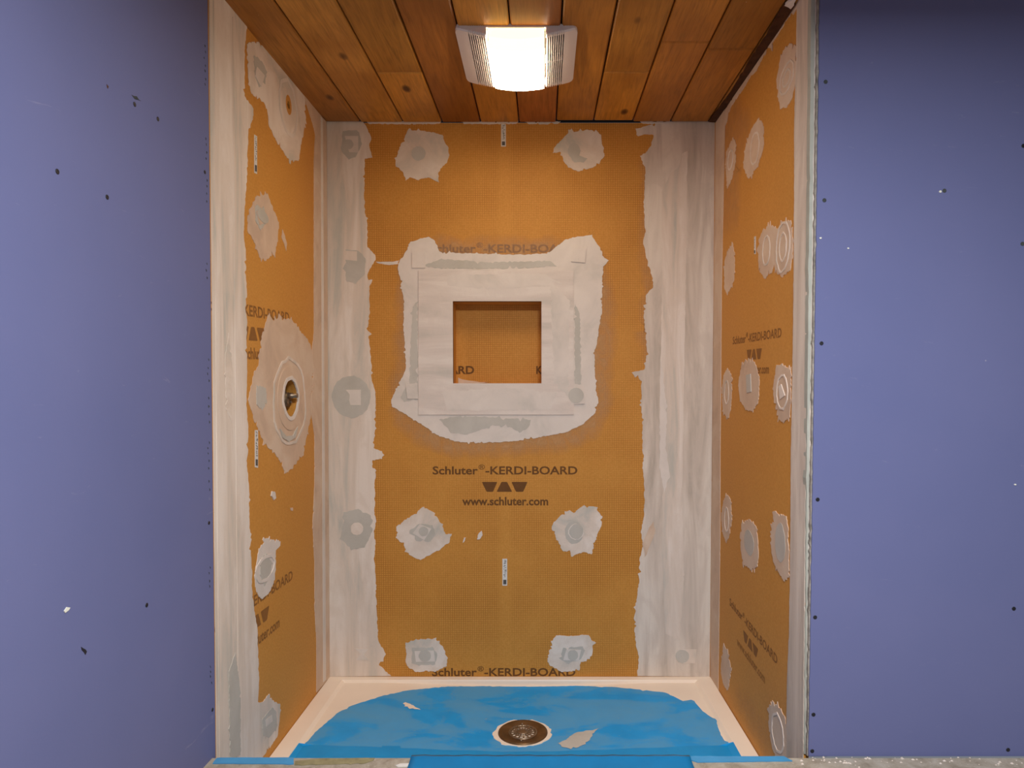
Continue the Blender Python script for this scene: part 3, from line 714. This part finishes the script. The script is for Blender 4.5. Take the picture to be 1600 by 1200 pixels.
# ================================================================== NICHE
nd = .09
nt = thing('shower_niche', 'square recessed orange niche in the back wall with a pale mortared flange', 'niche', ((nx0 + nx1) / 2, YB, nz0))
big = [(639, 379), (655, 374), (670, 370), (680, 377), (687, 394), (730, 396), (805, 398), (857, 396), (870, 385), (885, 374), (905, 370), (925, 367), (930, 377), (940, 390), (941, 399), (951, 407), (942, 417), (941, 445), (940, 490), (935, 515), (934, 530), (929, 552), (930, 590), (931, 610), (935, 627), (930, 645), (912, 662), (885, 675), (850, 682), (805, 689), (755, 692), (720, 691), (687, 682), (662, 665), (630, 645), (612, 635), (612, 625), (615, 617), (627, 592), (635, 575), (631, 515), (631, 472), (626, 440), (621, 420), (625, 407), (637, 390)]
slab('mortar_surround', BACK, [rag(P(BACK, big), .002, .006, .06, seed=71), NR], .0012, .0022, MAT['mud_light'], nt)
fo = [(654, 423), (896, 423), (896.5, 648), (654, 648)]
slab('flange', BACK, [rag(P(BACK, fo), .0004, .02, 0, seed=72), NR], .0020, .0062, MAT['mud_frame'], nt)
for k, (px, m) in enumerate([([(660, 425), (685, 440), (700, 560), (688, 640), (660, 600)], 'mud_frame'), ([(860, 440), (890, 470), (888, 620), (866, 600)], 'mud_light'),
                ([(700, 430), (850, 428), (880, 445), (760, 452), (700, 446)], 'mud_light'), ([(690, 612), (800, 606), (870, 614), (860, 640), (700, 642)], 'mud_light')]):
    slab('mortar_smear', BACK, [rag(P(BACK, px), .003, .01, .05, seed=73 + k)], .0060, .0068, MAT[m], nt)
for k, px in enumerate([[(686, 655), (720, 650), (770, 652), (830, 656), (826, 668), (812, 676), (800, 668), (770, 664), (750, 672), (730, 679), (705, 676), (697, 666)],
           [(626, 620), (634, 606), (655, 606), (672, 600), (688, 612), (690, 625), (676, 640), (668, 628), (650, 625), (632, 628)],
           [(640, 575), (645, 480), (652, 470), (653, 600), (640, 600)], [(660, 415), (690, 405), (760, 410), (860, 408), (870, 416), (800, 420), (690, 420)],
           [(898, 475), (906, 490), (908, 600), (898, 600)]]):
    slab('mortar_smear', BACK, [rag(P(BACK, px), .0025, .008, .05, seed=83 + k)], .0020, .0030, MAT['mud_grey'], nt)
for px, cc in (([(644, 395), (665, 394), (665, 419), (644, 419)], None), ([(895, 387), (916, 389), (914, 411), (892, 409)], None), ([(634, 600), (653, 599), (654, 623), (637, 623)], None), ([(890, 606), (912, 607), (913, 631), (892, 632)], (900, 618))):
    slab('fleece_square', BACK, [P(BACK, px)], .002, .0062, MAT['mud_light'], nt)
    if cc: slab('screw_washer', BACK, [circle(BACK.px(*cc), .030)], .005, .0072, MAT['mud_grey'], nt)
# box of the niche: four cheeks and a back panel
y0, y1 = YB - .0005, YB + nd
e = .012
def cheek(nm, p0, p1, m='board'): return box(nm, p0, p1, MAT[m], nt)
cheek('side_panel', (nx0 - e, YB + .0005, nz0 - e), (nx0, y1, nz1 + e)); cheek('side_panel', (nx1, YB + .0005, nz0 - e), (nx1 + e, y1, nz1 + e))
cheek('top_panel', (nx0, YB + .0005, nz1), (nx1, y1, nz1 + e)); cheek('bottom_panel', (nx0, YB + .0005, nz0 - e), (nx1, y1, nz0))
bp = cheek('back_panel', (nx0 - e, y1, nz0 - e), (nx1 + e, y1 + e, nz1 + e), 'board_grid')
NB = Frame((0, y1, 0), (0, -1, 0), (1, 0, 0))
if NB.B.z < 0: NB.B = -NB.B
v, f, w = glyphs('ARD'); s = .0315 / capH; q0 = NB.px(741, 584)
mesh_obj('printed_text', [NB.p3(Vector((q0.x + (q.x - w) * s * 1.12, q0.y + q.y * s)), .0006) for q in v if True], f, MAT['print'], nt)
v, f, w = glyphs('K'); q0 = NB.px(838, 584)
mesh_obj('printed_text', [NB.p3(Vector((q0.x + q.x * s * .8, q0.y + q.y * s)), .0006) for q in v], f, MAT['print'], nt)
slab('mortar_smear', NB, [rag(P(NB, [(716, 590), (722, 593), (750, 597), (765, 597), (750, 599), (716, 599)]), .0006, .006, .02, seed=90)], 0, .002, MAT['mud_tan'], nt)

# ================================================================== VALVE AND SHOWER ARM STUB
n = LEFT.N; vc3 = LEFT.p3(vc, 0)
vt = thing('shower_valve', 'small metal mixing valve inside the round hole in the left wall', 'valve', vc3 - n * .08)
a_, b_ = LEFT.A, LEFT.B
ell = lambda h, k=1.0: [LEFT.p3(q, h) for q in circle(vc, hr_h * k, 40, hr_v * k)]
V = ell(-.0131, 1.02) + ell(-.036, 1.02); tube_f = [(i, (i + 1) % 40, 40 + (i + 1) % 40, 40 + i) for i in range(40)]; mesh_obj('board_rim', V, tube_f, MAT['board'], vt, smooth=True); mesh_obj('wall_cavity', ell(-.036, 1.03) + ell(-.080, 1.03), tube_f, MAT['dark_wood'], vt, smooth=True)
mesh_obj('cavity_back', ell(-.080, 1.05), [tuple(range(40))], MAT['dark_wood'], vt)
c0 = vc3 - n * .044 + a_ * .026
lathe('valve_body', [(.0, -.004), (.026, -.004), (.031, .0), (.031, .018), (.025, .023), (.025, .030), (.0, .030)], c0 - b_ * .006, n, MAT['brass'], vt, 24)
lathe('stem', [(.0, 0), (.010, 0), (.010, .026), (.0075, .028), (.0075, .042), (.0, .042)], c0 + n * .018 + b_ * .008, n, MAT['steel'], vt, 16)
lathe('outlet', [(.0, -.001), (.013, 0), (.013, .055), (.0, .055)], c0 + a_ * (-.010) + n * .010 - b_ * .024, -b_, MAT['brass'], vt, 16)
lathe('inlet', [(.0, -.050), (.011, -.050), (.011, .042), (.0, .042)], c0 + n * .016 + b_ * .006, a_, MAT['brass'], vt, 16)
for sgn in (-1, 1): lathe('screw', [(.0, 0), (.005, 0), (.005, .005), (.0, .005)], c0 + a_ * .017 * sgn + n * .029 - b_ * .014, n, MAT['steel'], vt, 10, False)
ac3 = LEFT.p3(ac, 0)
at_ = thing('shower_arm_stub', 'capped pipe stub in the small ringed hole high on the left wall', 'pipe', ac3 - n * .05)
slab('escutcheon_ring', LEFT, [circle(ac, .0262, 24, .0312), hole_a_in], .0001, .0009, MAT['board'], at_, back=False)
lathe('pipe', [(.0, 0), (.0085, 0), (.0085, .046), (.006, .046), (.006, .040), (.0, .040)], ac3 - n * .05, n, MAT['dark'], at_, 16)

# ================================================================== FAN WITH LIGHT
yn, yf_ = CEIL.px(810, 40)[1] + YB, CEIL.px(810, 120)[1] + YB
fx0 = (CEIL.px(714, 44).x + CEIL.px(727, 119).x) / 2; fx1 = (CEIL.px(905, 44).x + CEIL.px(893, 119).x) / 2
fcx = (fx0 + fx1) / 2; hw = (fx1 - fx0) / 2
zc_ = ceil_z((yn + yf_) / 2)
print('fan', yn, yf_, fx0, fx1)
ft = thing('exhaust_fan_light', 'ivory plastic bathroom exhaust fan with glowing centre light on pine ceiling', 'ceiling fan light', (fcx, (yn + yf_) / 2, zc_))
def drop(t):            # how far the face hangs below the ceiling, t = -1..1 across
    return .012 + .028 * (1 - min(1, abs(t)) ** 1.7)
LWD = .46               # half width share of the lamp
def bowed(name, t0, t1, ya, yb, mat, extra=0.0, nseg=8, zt=None, sm=False, lip=0.004):
    """a piece of the bowed face between two shares of the width"""
    V, Fc = [], []
    for i in range(nseg + 1):
        t = t0 + (t1 - t0) * i / nseg; x = fcx + t * hw; d = drop(t) + extra
        for (Y, z) in ((ya, zc_ - (0 if zt is None else zt)), (ya, zc_ - d + lip), (ya + lip, zc_ - d), (yb - lip, zc_ - d), (yb, zc_ - d + lip), (yb, zc_ - (0 if zt is None else zt))):
            V.append((x, Y, z))
    for i in range(nseg):
        for k in range(6):
            Fc.append((i * 6 + k, i * 6 + (k + 1) % 6, (i + 1) * 6 + (k + 1) % 6, (i + 1) * 6 + k))
    Fc += [tuple(range(6)), tuple(range(nseg * 6, nseg * 6 + 6))]
    return mesh_obj(name, V, Fc, mat, ft, smooth=sm)
# rounded end caps
for sg in (-1, 1):
    V, Fc = [], []; ts = [.80, .86, .92, .96, .985, 1.0]
    for t in ts:
        x = fcx + sg * t * hw; d = drop(t); ins = 0 if t < .92 else .02 * (1 - math.sqrt(max(0, 1 - ((t - .92) / .08) ** 2)))
        for (Y, z) in ((yn + ins, zc_), (yn + ins, zc_ - d + .004), (yn + ins + .004, zc_ - d), (yf_ - ins - .004, zc_ - d), (yf_ - ins, zc_ - d + .004), (yf_ - ins, zc_)):
            V.append((x, Y, z))
    for i in range(len(ts) - 1):
        for k in range(6): Fc.append((i * 6 + k, i * 6 + (k + 1) % 6, (i + 1) * 6 + (k + 1) % 6, (i + 1) * 6 + k))
    Fc += [tuple(range(6)), tuple(range(len(V) - 6, len(V)))]
    mesh_obj('end_panel', V, Fc, MAT['fan'], ft)
    # slats with open slots between
    nS = 9; t0, t1 = LWD + .02, .80
    for k in range(nS):
        a = t0 + (t1 - t0) * (k + .5) / nS; b = t0 + (t1 - t0) * (k + 1.0) / nS
        bowed('slat', sg * a, sg * b, yn, yf_, MAT['fan'], nseg=1)
    bowed('slot_frame', sg * t0, sg * t1, yn + .0015, yn + .022, MAT['fan'], extra=-.0030)
    bowed('slot_frame', sg * t0, sg * t1, yf_ - .016, yf_ - .0015, MAT['fan'], extra=-.0030)
    bowed('slot_bridge', sg * t0, sg * t1, (yn + yf_) / 2 - .003, (yn + yf_) / 2 + .003, MAT['fan'], extra=-.0030)
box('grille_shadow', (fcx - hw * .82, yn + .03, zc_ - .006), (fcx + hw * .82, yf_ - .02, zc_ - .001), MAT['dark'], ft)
box('lamp_bezel', (fcx - hw * .5, yn, zc_ - .010), (fcx + hw * .5, yn + .006, zc_), MAT['fan'], ft)
# bowed diffuser
V, Fc = [], []; ns, nr = 14, 8
for i in range(ns + 1):
    t = -LWD + 2 * LWD * i / ns; x = fcx + t * hw; d0_ = drop(t)
    for j in range(nr + 1):
        a = j / nr; Y = yn + .003 + (yf_ + .002 - yn - .003) * a
        edgef = min(1, min(a, 1 - a) / .08); ex = min(1, (LWD - abs(t)) / .05)
        d = (d0_ + .014 * math.sqrt(max(0, 1 - (1 - edgef) ** 2))) * (1 if ex > 0 else .95)
        V.append((x, Y, zc_ - d))
    V.append((x, yf_ + .002, zc_ - .004)); V.append((x, yn + .003, zc_ - .010))
st = nr + 3
for i in range(ns):
    for j in range(st): Fc.append((i * st + j, i * st + (j + 1) % st, (i + 1) * st + (j + 1) % st, (i + 1) * st + j))
Fc += [tuple(range(st)), tuple(range(ns * st, ns * st + st))]
fm = [(1 if j in (0, nr, nr + 1, nr + 2) else 0) for i in range(ns) for j in range(st)] + [0, 0]
tag(mesh_obj('diffuser', V, Fc, None, ft, smooth=False, mats=[MAT['glow'], MAT['glow_edge']], fm=fm), label='glowing white frosted diffuser')

# ================================================================== SHOWER PAN
YP0, YP1 = YC + .001, YB - .0018
def px_l(Y): return wall_x(LEFT, Y, ZLIP) + .002
def px_r(Y): return wall_x(RIGHT, Y, ZLIP) - .002
dr = at_z(817, 1147, ZLIP - .036); DX, DY = dr.x, dr.y
print('drain', dr[:], 'zlip', ZLIP)
LW = .055
def pan_z(x, y):
    dl, d2, db = x - px_l(y), px_r(y) - x, YP1 - y
    d = min(dl, d2, db * 2.3)
    if d < LW: return ZLIP - .002 * d / LW
    if d < LW + .012: return ZLIP - .002 - .010 * (d - LW) / .012
    r = hypot(x - DX, y - DY); edge_r = .62
    return ZLIP - .012 - .026 * max(0., 1 - r / edge_r)
pt_ = thing('shower_pan', 'peach white shower tray with a raised rim filling the alcove floor', 'shower tray', (DX, DY, ZLIP - .10))
offs = [0, .02, .04, LW - .0005, LW, LW + .006, LW + .012, LW + .013]
V, Fc = [], []
NY = [YP0 + (YP1 - .06 - YP0) * i / 30 for i in range(31)] + [YP1 - q / 2.3 for q in (.11, .09, LW + .013, LW + .012, LW + .006, LW, LW - .0005, .03, 0)]
NXc = 44
for Y in NY:
    a, b = px_l(Y), px_r(Y)
    row = [a + o for o in offs] + [a + offs[-1] + (b - a - 2 * offs[-1]) * i / NXc for i in range(1, NXc)] + [b - o for o in offs[::-1]]
    for X in row: V.append((X, Y, pan_z(X, Y)))
    w_ = len(row)
for i in range(len(NY) - 1):
    for j in range(w_ - 1): Fc.append((i * w_ + j, i * w_ + j + 1, (i + 1) * w_ + j + 1, (i + 1) * w_ + j))
# skirt
nb = len(V); base = [i for i in range(w_)] + [i * w_ + w_ - 1 for i in range(1, len(NY))] + [(len(NY) - 1) * w_ + j for j in range(w_ - 2, -1, -1)] + [i * w_ for i in range(len(NY) - 2, 0, -1)]
for i in base: x, y, z = V[i]; V.append((x, y, ZLIP - .09))
for k in range(len(base)): k2 = (k + 1) % len(base); Fc.append((base[k], base[k2], nb + k2, nb + k))
mesh_obj('tray', V, Fc, MAT['pan'], pt_)

def sheet_on_pan(name, loop, mat, parent, h=.0016, cell=.03, hole=None):
    pts = [Vector((q[0], q[1])) for q in loop]; n_ = len(pts)
    edges = [(i, (i + 1) % n_) for i in range(n_)]
    x0, x1 = min(q.x for q in pts), max(q.x for q in pts); y0, y1 = min(q.y for q in pts), max(q.y for q in pts)
    def inside(x, y):
        c = False
        for i in range(n_):
            a, b = pts[i], pts[i - 1]
            if (a.y > y) != (b.y > y) and x < (b.x - a.x) * (y - a.y) / (b.y - a.y) + a.x: c = not c
        return c
    x = x0 + cell / 2; allp = list(pts)
    while x < x1:
        y = y0 + cell / 2
        while y < y1:
            if inside(x, y) and min((Vector((x, y)) - q).length for q in pts) > cell * .3: allp.append(Vector((x, y)))
            y += cell
        x += cell
    vo, eo, fo_, _, _, _ = delaunay_2d_cdt(allp, edges, [], 1, 1e-5)
    V = [(q.x, q.y, pan_z(q.x, q.y) + h) for q in vo]; k = len(V)
    V += [(q.x, q.y, pan_z(q.x, q.y) + .0002) for q in pts]
    Fc = list(fo_)
    return mesh_obj(name, V[:k], Fc, mat, parent)
zb = ZLIP - .014
def on_pan(u, v):
    z = ZLIP
    for _ in range(12):
        q = at_z(u, v, z); z = .5 * z + .5 * pan_z(q.x, q.y)
    return Vector((q.x, q.y))
blue = [(462, 1184), (475, 1165), (492, 1145), (510, 1130), (530, 1113), (545, 1105), (575, 1095), (600, 1087), (640, 1079), (700, 1073), (760, 1070), (810, 1067.5), (850, 1068), (900, 1072), (960, 1074), (1000, 1078), (1040, 1083), (1067, 1096), (1080, 1094), (1085, 1096), (1092, 1105), (1098, 1112), (1105, 1117), (1118, 1124), (1123, 1140), (1130, 1155), (1140, 1168), (1150, 1184)]
bl = [on_pan(u, v) for u, v in blue]
print('blue back', max(q.y for q in bl), 'YP1', YP1)
front = [Vector((bl[-1].x + .02, YP0 + .004)), Vector((bl[0].x - .02, YP0 + .004))]
loop = rag(bl, .002, .012, .06, closed=False, seed=40) + [front[0]] + [Vector((front[0].x + (front[1].x - front[0].x) * i / 20, YP0 + .004)) for i in range(1, 20)] + [front[1]]
bs = thing('blue_floor_sheet', 'dusty blue waterproofing sheet lying over the shower tray floor', 'sheet', (DX, DY, zb))
tag(sheet_on_pan('sheet', loop, MAT['blue_dusty'], bs))
def flatloop(px, z=0): return [on_pan(u, v) for u, v in px]
yy = on_pan(700, 1173).y
# clean strip of the sheet along the front of the tray
cl_l = bl[0].x - .015; cl_r = bl[-1].x + .012
clean = [Vector((cl_l + (cl_r - cl_l) * i / 30, yy + .002 * sin(i * 1.7))) for i in range(31)] + [Vector((cl_r, YP0 + .006)), Vector((cl_l, YP0 + .006))]
tag(sheet_on_pan('front_strip', clean, MAT['blue_bright'], bs, .0032), label='clean bright blue strip')
step = rag(flatloop([(595, 1173.5), (597, 1167), (625, 1167), (628, 1173.5)], zb - .01), .001, .01, 0, seed=3)
sheet_on_pan('front_strip', step, MAT['blue_bright'], bs, .0034)
# bare spots where the tray shows through
for px, mt, nm in (([(629, 1100), (634, 1098), (641, 1101), (650, 1106), (658, 1110), (648, 1109), (638, 1107)], 'pan', 'bare_patch'),
               ([(873, 1163), (884, 1157), (900, 1146), (915, 1143), (925, 1142), (936, 1139), (926, 1148), (922, 1158), (915, 1164), (900, 1170), (888, 1171), (878, 1168)], 'mud_grey', 'bare_patch')):
    sheet_on_pan(nm, rag(flatloop(px, zb - .008), .002, .008, .1, seed=len(px)), MAT[mt], bs, .0030, .02)

# ================================================================== DRAIN
dz = pan_z(DX, DY) + .006
dt = thing('floor_drain', 'round stained metal drain with slotted grate in the blue tray floor', 'drain', (DX, DY, dz))
DF = Frame((DX, DY, dz), (0, 0, 1), (1, 0, 0))
DR = abs(at_z(779, 1147, dz).x - at_z(857, 1147, dz).x) / 2
print('drain radius', DR)
slab('bare_ring', DF, [rag(circle((0, 0), DR * 1.15, 26, DR * 1.1, .07, 3), .0015, .008, .1, seed=6)], -.003, .001, MAT['pan'], dt)
lathe('drain_ring', [(DR * .45, -.001), (DR * .50, .001), (DR * .78, .001), (DR * .82, .004), (DR * .94, .005), (DR * .99, .002), (DR, -.002)], (DX, DY, dz + .002), (0, 0, 1), MAT['steel_dark'], dt, 48)
lathe('drain_well', [(DR * .56, .0), (DR * .54, -.004), (.0, -.004)], (DX, DY, dz + .0052), (0, 0, 1), MAT['dark'], dt, 32)
gr = lathe('grate', [(DR * .50, .001), (DR * .51, .0035), (DR * .57, .0035), (DR * .58, .001)], (DX, DY, dz + .002), (0, 0, 1), MAT['steel'], dt, 40)
V, Fc = [], []
for k in range(16):
    a = 2 * pi * k / 16 + .1; d = Vector((cos(a), sin(a))); t = Vector((-d.y, d.x)) * .0014
    r0, r1 = (DR * .20, DR * .53)
    i = len(V)
    for z in (dz + .003, dz + .0055):
        for q in (d * r0 - t, d * r0 + t, d * r1 + t * 1.4, d * r1 - t * 1.4): V.append((DX + q.x, DY + q.y, z))
    Fc += [(i + 4, i + 5, i + 6, i + 7), (i, i + 1, i + 5, i + 4), (i + 1, i + 2, i + 6, i + 5), (i + 2, i + 3, i + 7, i + 6), (i + 3, i, i + 4, i + 7)]
mesh_obj('grate_bars', V, Fc, MAT['steel'], dt)
lathe('grate_ring', [(DR * .34, .002), (DR * .34, .0038), (DR * .37, .0038), (DR * .37, .002)], (DX, DY, dz + .002), (0, 0, 1), MAT['steel'], dt, 28)
lathe('grate_hub', [(DR * .22, .001), (DR * .21, .004), (DR * .10, .0045), (.0, .0045)], (DX, DY, dz + .002), (0, 0, 1), MAT['steel'], dt, 20)
for k in (1, -1):
    lathe('screw', [(.0045, .0), (.0042, .0025), (.003, .0035), (.0, .0035)], (DX - .004, DY + k * DR * .66, dz + .003), (0, 0, 1), MAT['steel'], dt, 12)

# ================================================================== BLUE PIECES ON THE FRONT EDGE
GF = Frame((0, 0, 0), (0, 0, 1), (1, 0, 0))
GF.B = Vector((0, 1, 0))
def ground(px): return P(GF, px)
def tape(px, label, name='blue_tape'):
    L = ground(px); c = sum(L, Vector((0, 0))) / len(L)
    o = slab(name, GF, [rag(L, .0006, .012, .03, seed=len(label))], .0003, .0022, MAT['tape'])
    return tag(o, label, 'tape')
tape([(339, 1185.5), (345, 1185), (459, 1185), (459, 1194.5), (332, 1194)], 'light blue tape strip on the shower threshold at the left wall')
tape([(1074, 1184), (1080, 1183), (1225, 1183), (1238, 1190), (1090, 1192), (1080, 1189)], 'light blue tape strip on the shower threshold at the right wall')
# sheet folded over the threshold in the middle
xa, xb = ground([(641, 1190)])[0].x, ground([(1080, 1190)])[0].x
prof = [(YC - .0006, .004), (YC - .004, .0055), (1.670, .0060), (1.660, .0075), (1.654, .0060), (1.640, .0035), (1.60, .003), (1.50, .003)]
prof = [(YC + .0, .0)] + prof
V, Fc = [], []; nxs = 40
for i in range(nxs + 1):
    x = xa + (xb - xa) * i / nxs
    for (Y, z) in prof: V.append((x, Y + .0008 * sin(i * .9), z + .0006 * sin(i * 2.1 + Y * 40)))
for i in range(nxs):
    for j in range(len(prof) - 1): Fc.append((i * len(prof) + j, i * len(prof) + j + 1, (i + 1) * len(prof) + j + 1, (i + 1) * len(prof) + j))
o = mesh_obj('threshold_sheet', V, Fc, MAT['blue_clean'], smooth=True); tag(o, 'bright blue sheet folded over the middle of the shower threshold', 'sheet')
sm = o.modifiers.new('thickness', 'SOLIDIFY'); sm.thickness = .0012; sm.offset = 1
o = slab('paper_scrap', GF, [rag(ground([(618, 1197), (625, 1194), (641, 1193.5), (640, 1199), (622, 1199)]), .0006, .008, .05, seed=8)], .0003, .0016, MAT['sticker'])
tag(o, 'white torn scrap on the threshold at the left end of the blue sheet', 'scrap')
o = slab('mortar_spill', GF, [rag(ground([(461, 1190), (500, 1186), (560, 1185.4), (585, 1185.2), (583, 1189), (570, 1193), (520, 1195), (461, 1196)]), .001, .008, .08, seed=18)], .0003, .0014, flat('dried_mortar', lin(150, 140, 104), .9, .1, var=.2, nscale=40))
tag(o, 'greenish tan dried smear on the threshold beside the left blue tape', 'smear')
# crumbs along the foot of the right lavender wall: nobody could count them
V, Fc = [], []; r = random.Random(3)
for k in range(70):
    x = r.uniform(.70, 1.35) if k > 20 else r.uniform(.64, .80); y = fyr - abs(r.gauss(.004, .02)) - .003; s = r.uniform(.001, .0035)
    i = len(V)
    for (dx, dy) in ((-1, -1), (1, -.6), (.8, 1), (-.9, .7)): V.append((x + dx * s * r.uniform(.7, 1.6), y + dy * s, .0002))
    V.append((x, y, s * 1.1)); Fc += [(i, i + 1, i + 4), (i + 1, i + 2, i + 4), (i + 2, i + 3, i + 4), (i + 3, i, i + 4)]
o = mesh_obj('plaster_crumbs', V, Fc, MAT['mud']); tag(o, 'pale plaster crumbs along the foot of the right lavender wall', 'crumbs', kind='stuff')

# ================================================================== SCREWS AND MARKS IN THE LAVENDER BOARDS
def screw_at(fr, u, v, parent, r=.0046, mat='screw', h=.0012):
    q = fr.px(u, v); c = fr.p3(q, h)
    o = lathe('screw', [(r, -.0006), (r, .0006), (r * .75, .0010), (r * .3, .0003), (0, .0003)], c, fr.N, MAT[mat], parent, 14)
    return o
for (u, v, m) in ((1290, 128, 'plug'), (1288, 313, 'plug'), (1475.5, 298, 'plug'), (1599, 228, 'screw'), (1597.5, 381, 'plug'), (1283.5, 536.5, 'screw'), (1277.5, 780.5, 'screw'), (1273.5, 964.5, 'screw'), (1271, 1116.5, 'screw'), (1269, 1173.5, 'screw'), (1584, 951, 'screw'), (1575, 1171.5, 'screw')):
    screw_at(FR, u, v, wall_front, .0050, m, 0)
for (u, v, k) in ((1469, 299.5, .004), (1282, 372, .003), (1586, 757, .003), (1325, 388, .0025)):
    slab('white_chip', FR, [circle(FR.px(u, v), k, 7, k * .7, .3, int(u))], .0, .0012, MAT['chip'], wall_front, back=False)
for (u, v) in ((88, 268), (166, 308), (209, 163), (245.5, 186), (319, 269), (325.5, 817), (228, 945.5), (331, 1109)):
    screw_at(LEFT, u, v, wall_ll, .0046, 'screw', .0016)
def mark(px, mat='plug', h=.0022): slab('gouge', LEFT, [rag(P(LEFT, px), .0008, .006, .1, seed=int(px[0][0]))], .0015, h, MAT[mat], wall_ll, back=False)
mark([(125, 1011), (129, 1013), (134, 1018), (133, 1020), (126, 1016)], 'screw')
mark([(98, 955), (102, 949), (107, 949), (105, 953), (100, 957)], 'chip', .003)
mark([(204, 148), (212, 152), (219, 158), (214, 156), (209, 155)], 'plug')
mark([(165, 132), (168, 135), (167, 138), (165, 136)], 'brown')
for (y_0, y_1) in ((70, 130), (215, 250), (280, 320), (410, 440), (560, 600), (620, 665), (690, 730), (750, 770), (885, 920), (1040, 1070)):
    k = y_0
    while k < y_1:
        u = 317 + 12 * k / 1180 + r.uniform(-1, 2); mark([(u, k), (u + r.uniform(1, 2), k + 1.5), (u + .8, k + 4)], 'plug'); k += r.uniform(7, 14)

for o in bpy.data.objects:
    if o.type == 'MESH' and o.parent is None and 'kind' not in o and 'label' not in o: print('UNTAGGED', o.name)
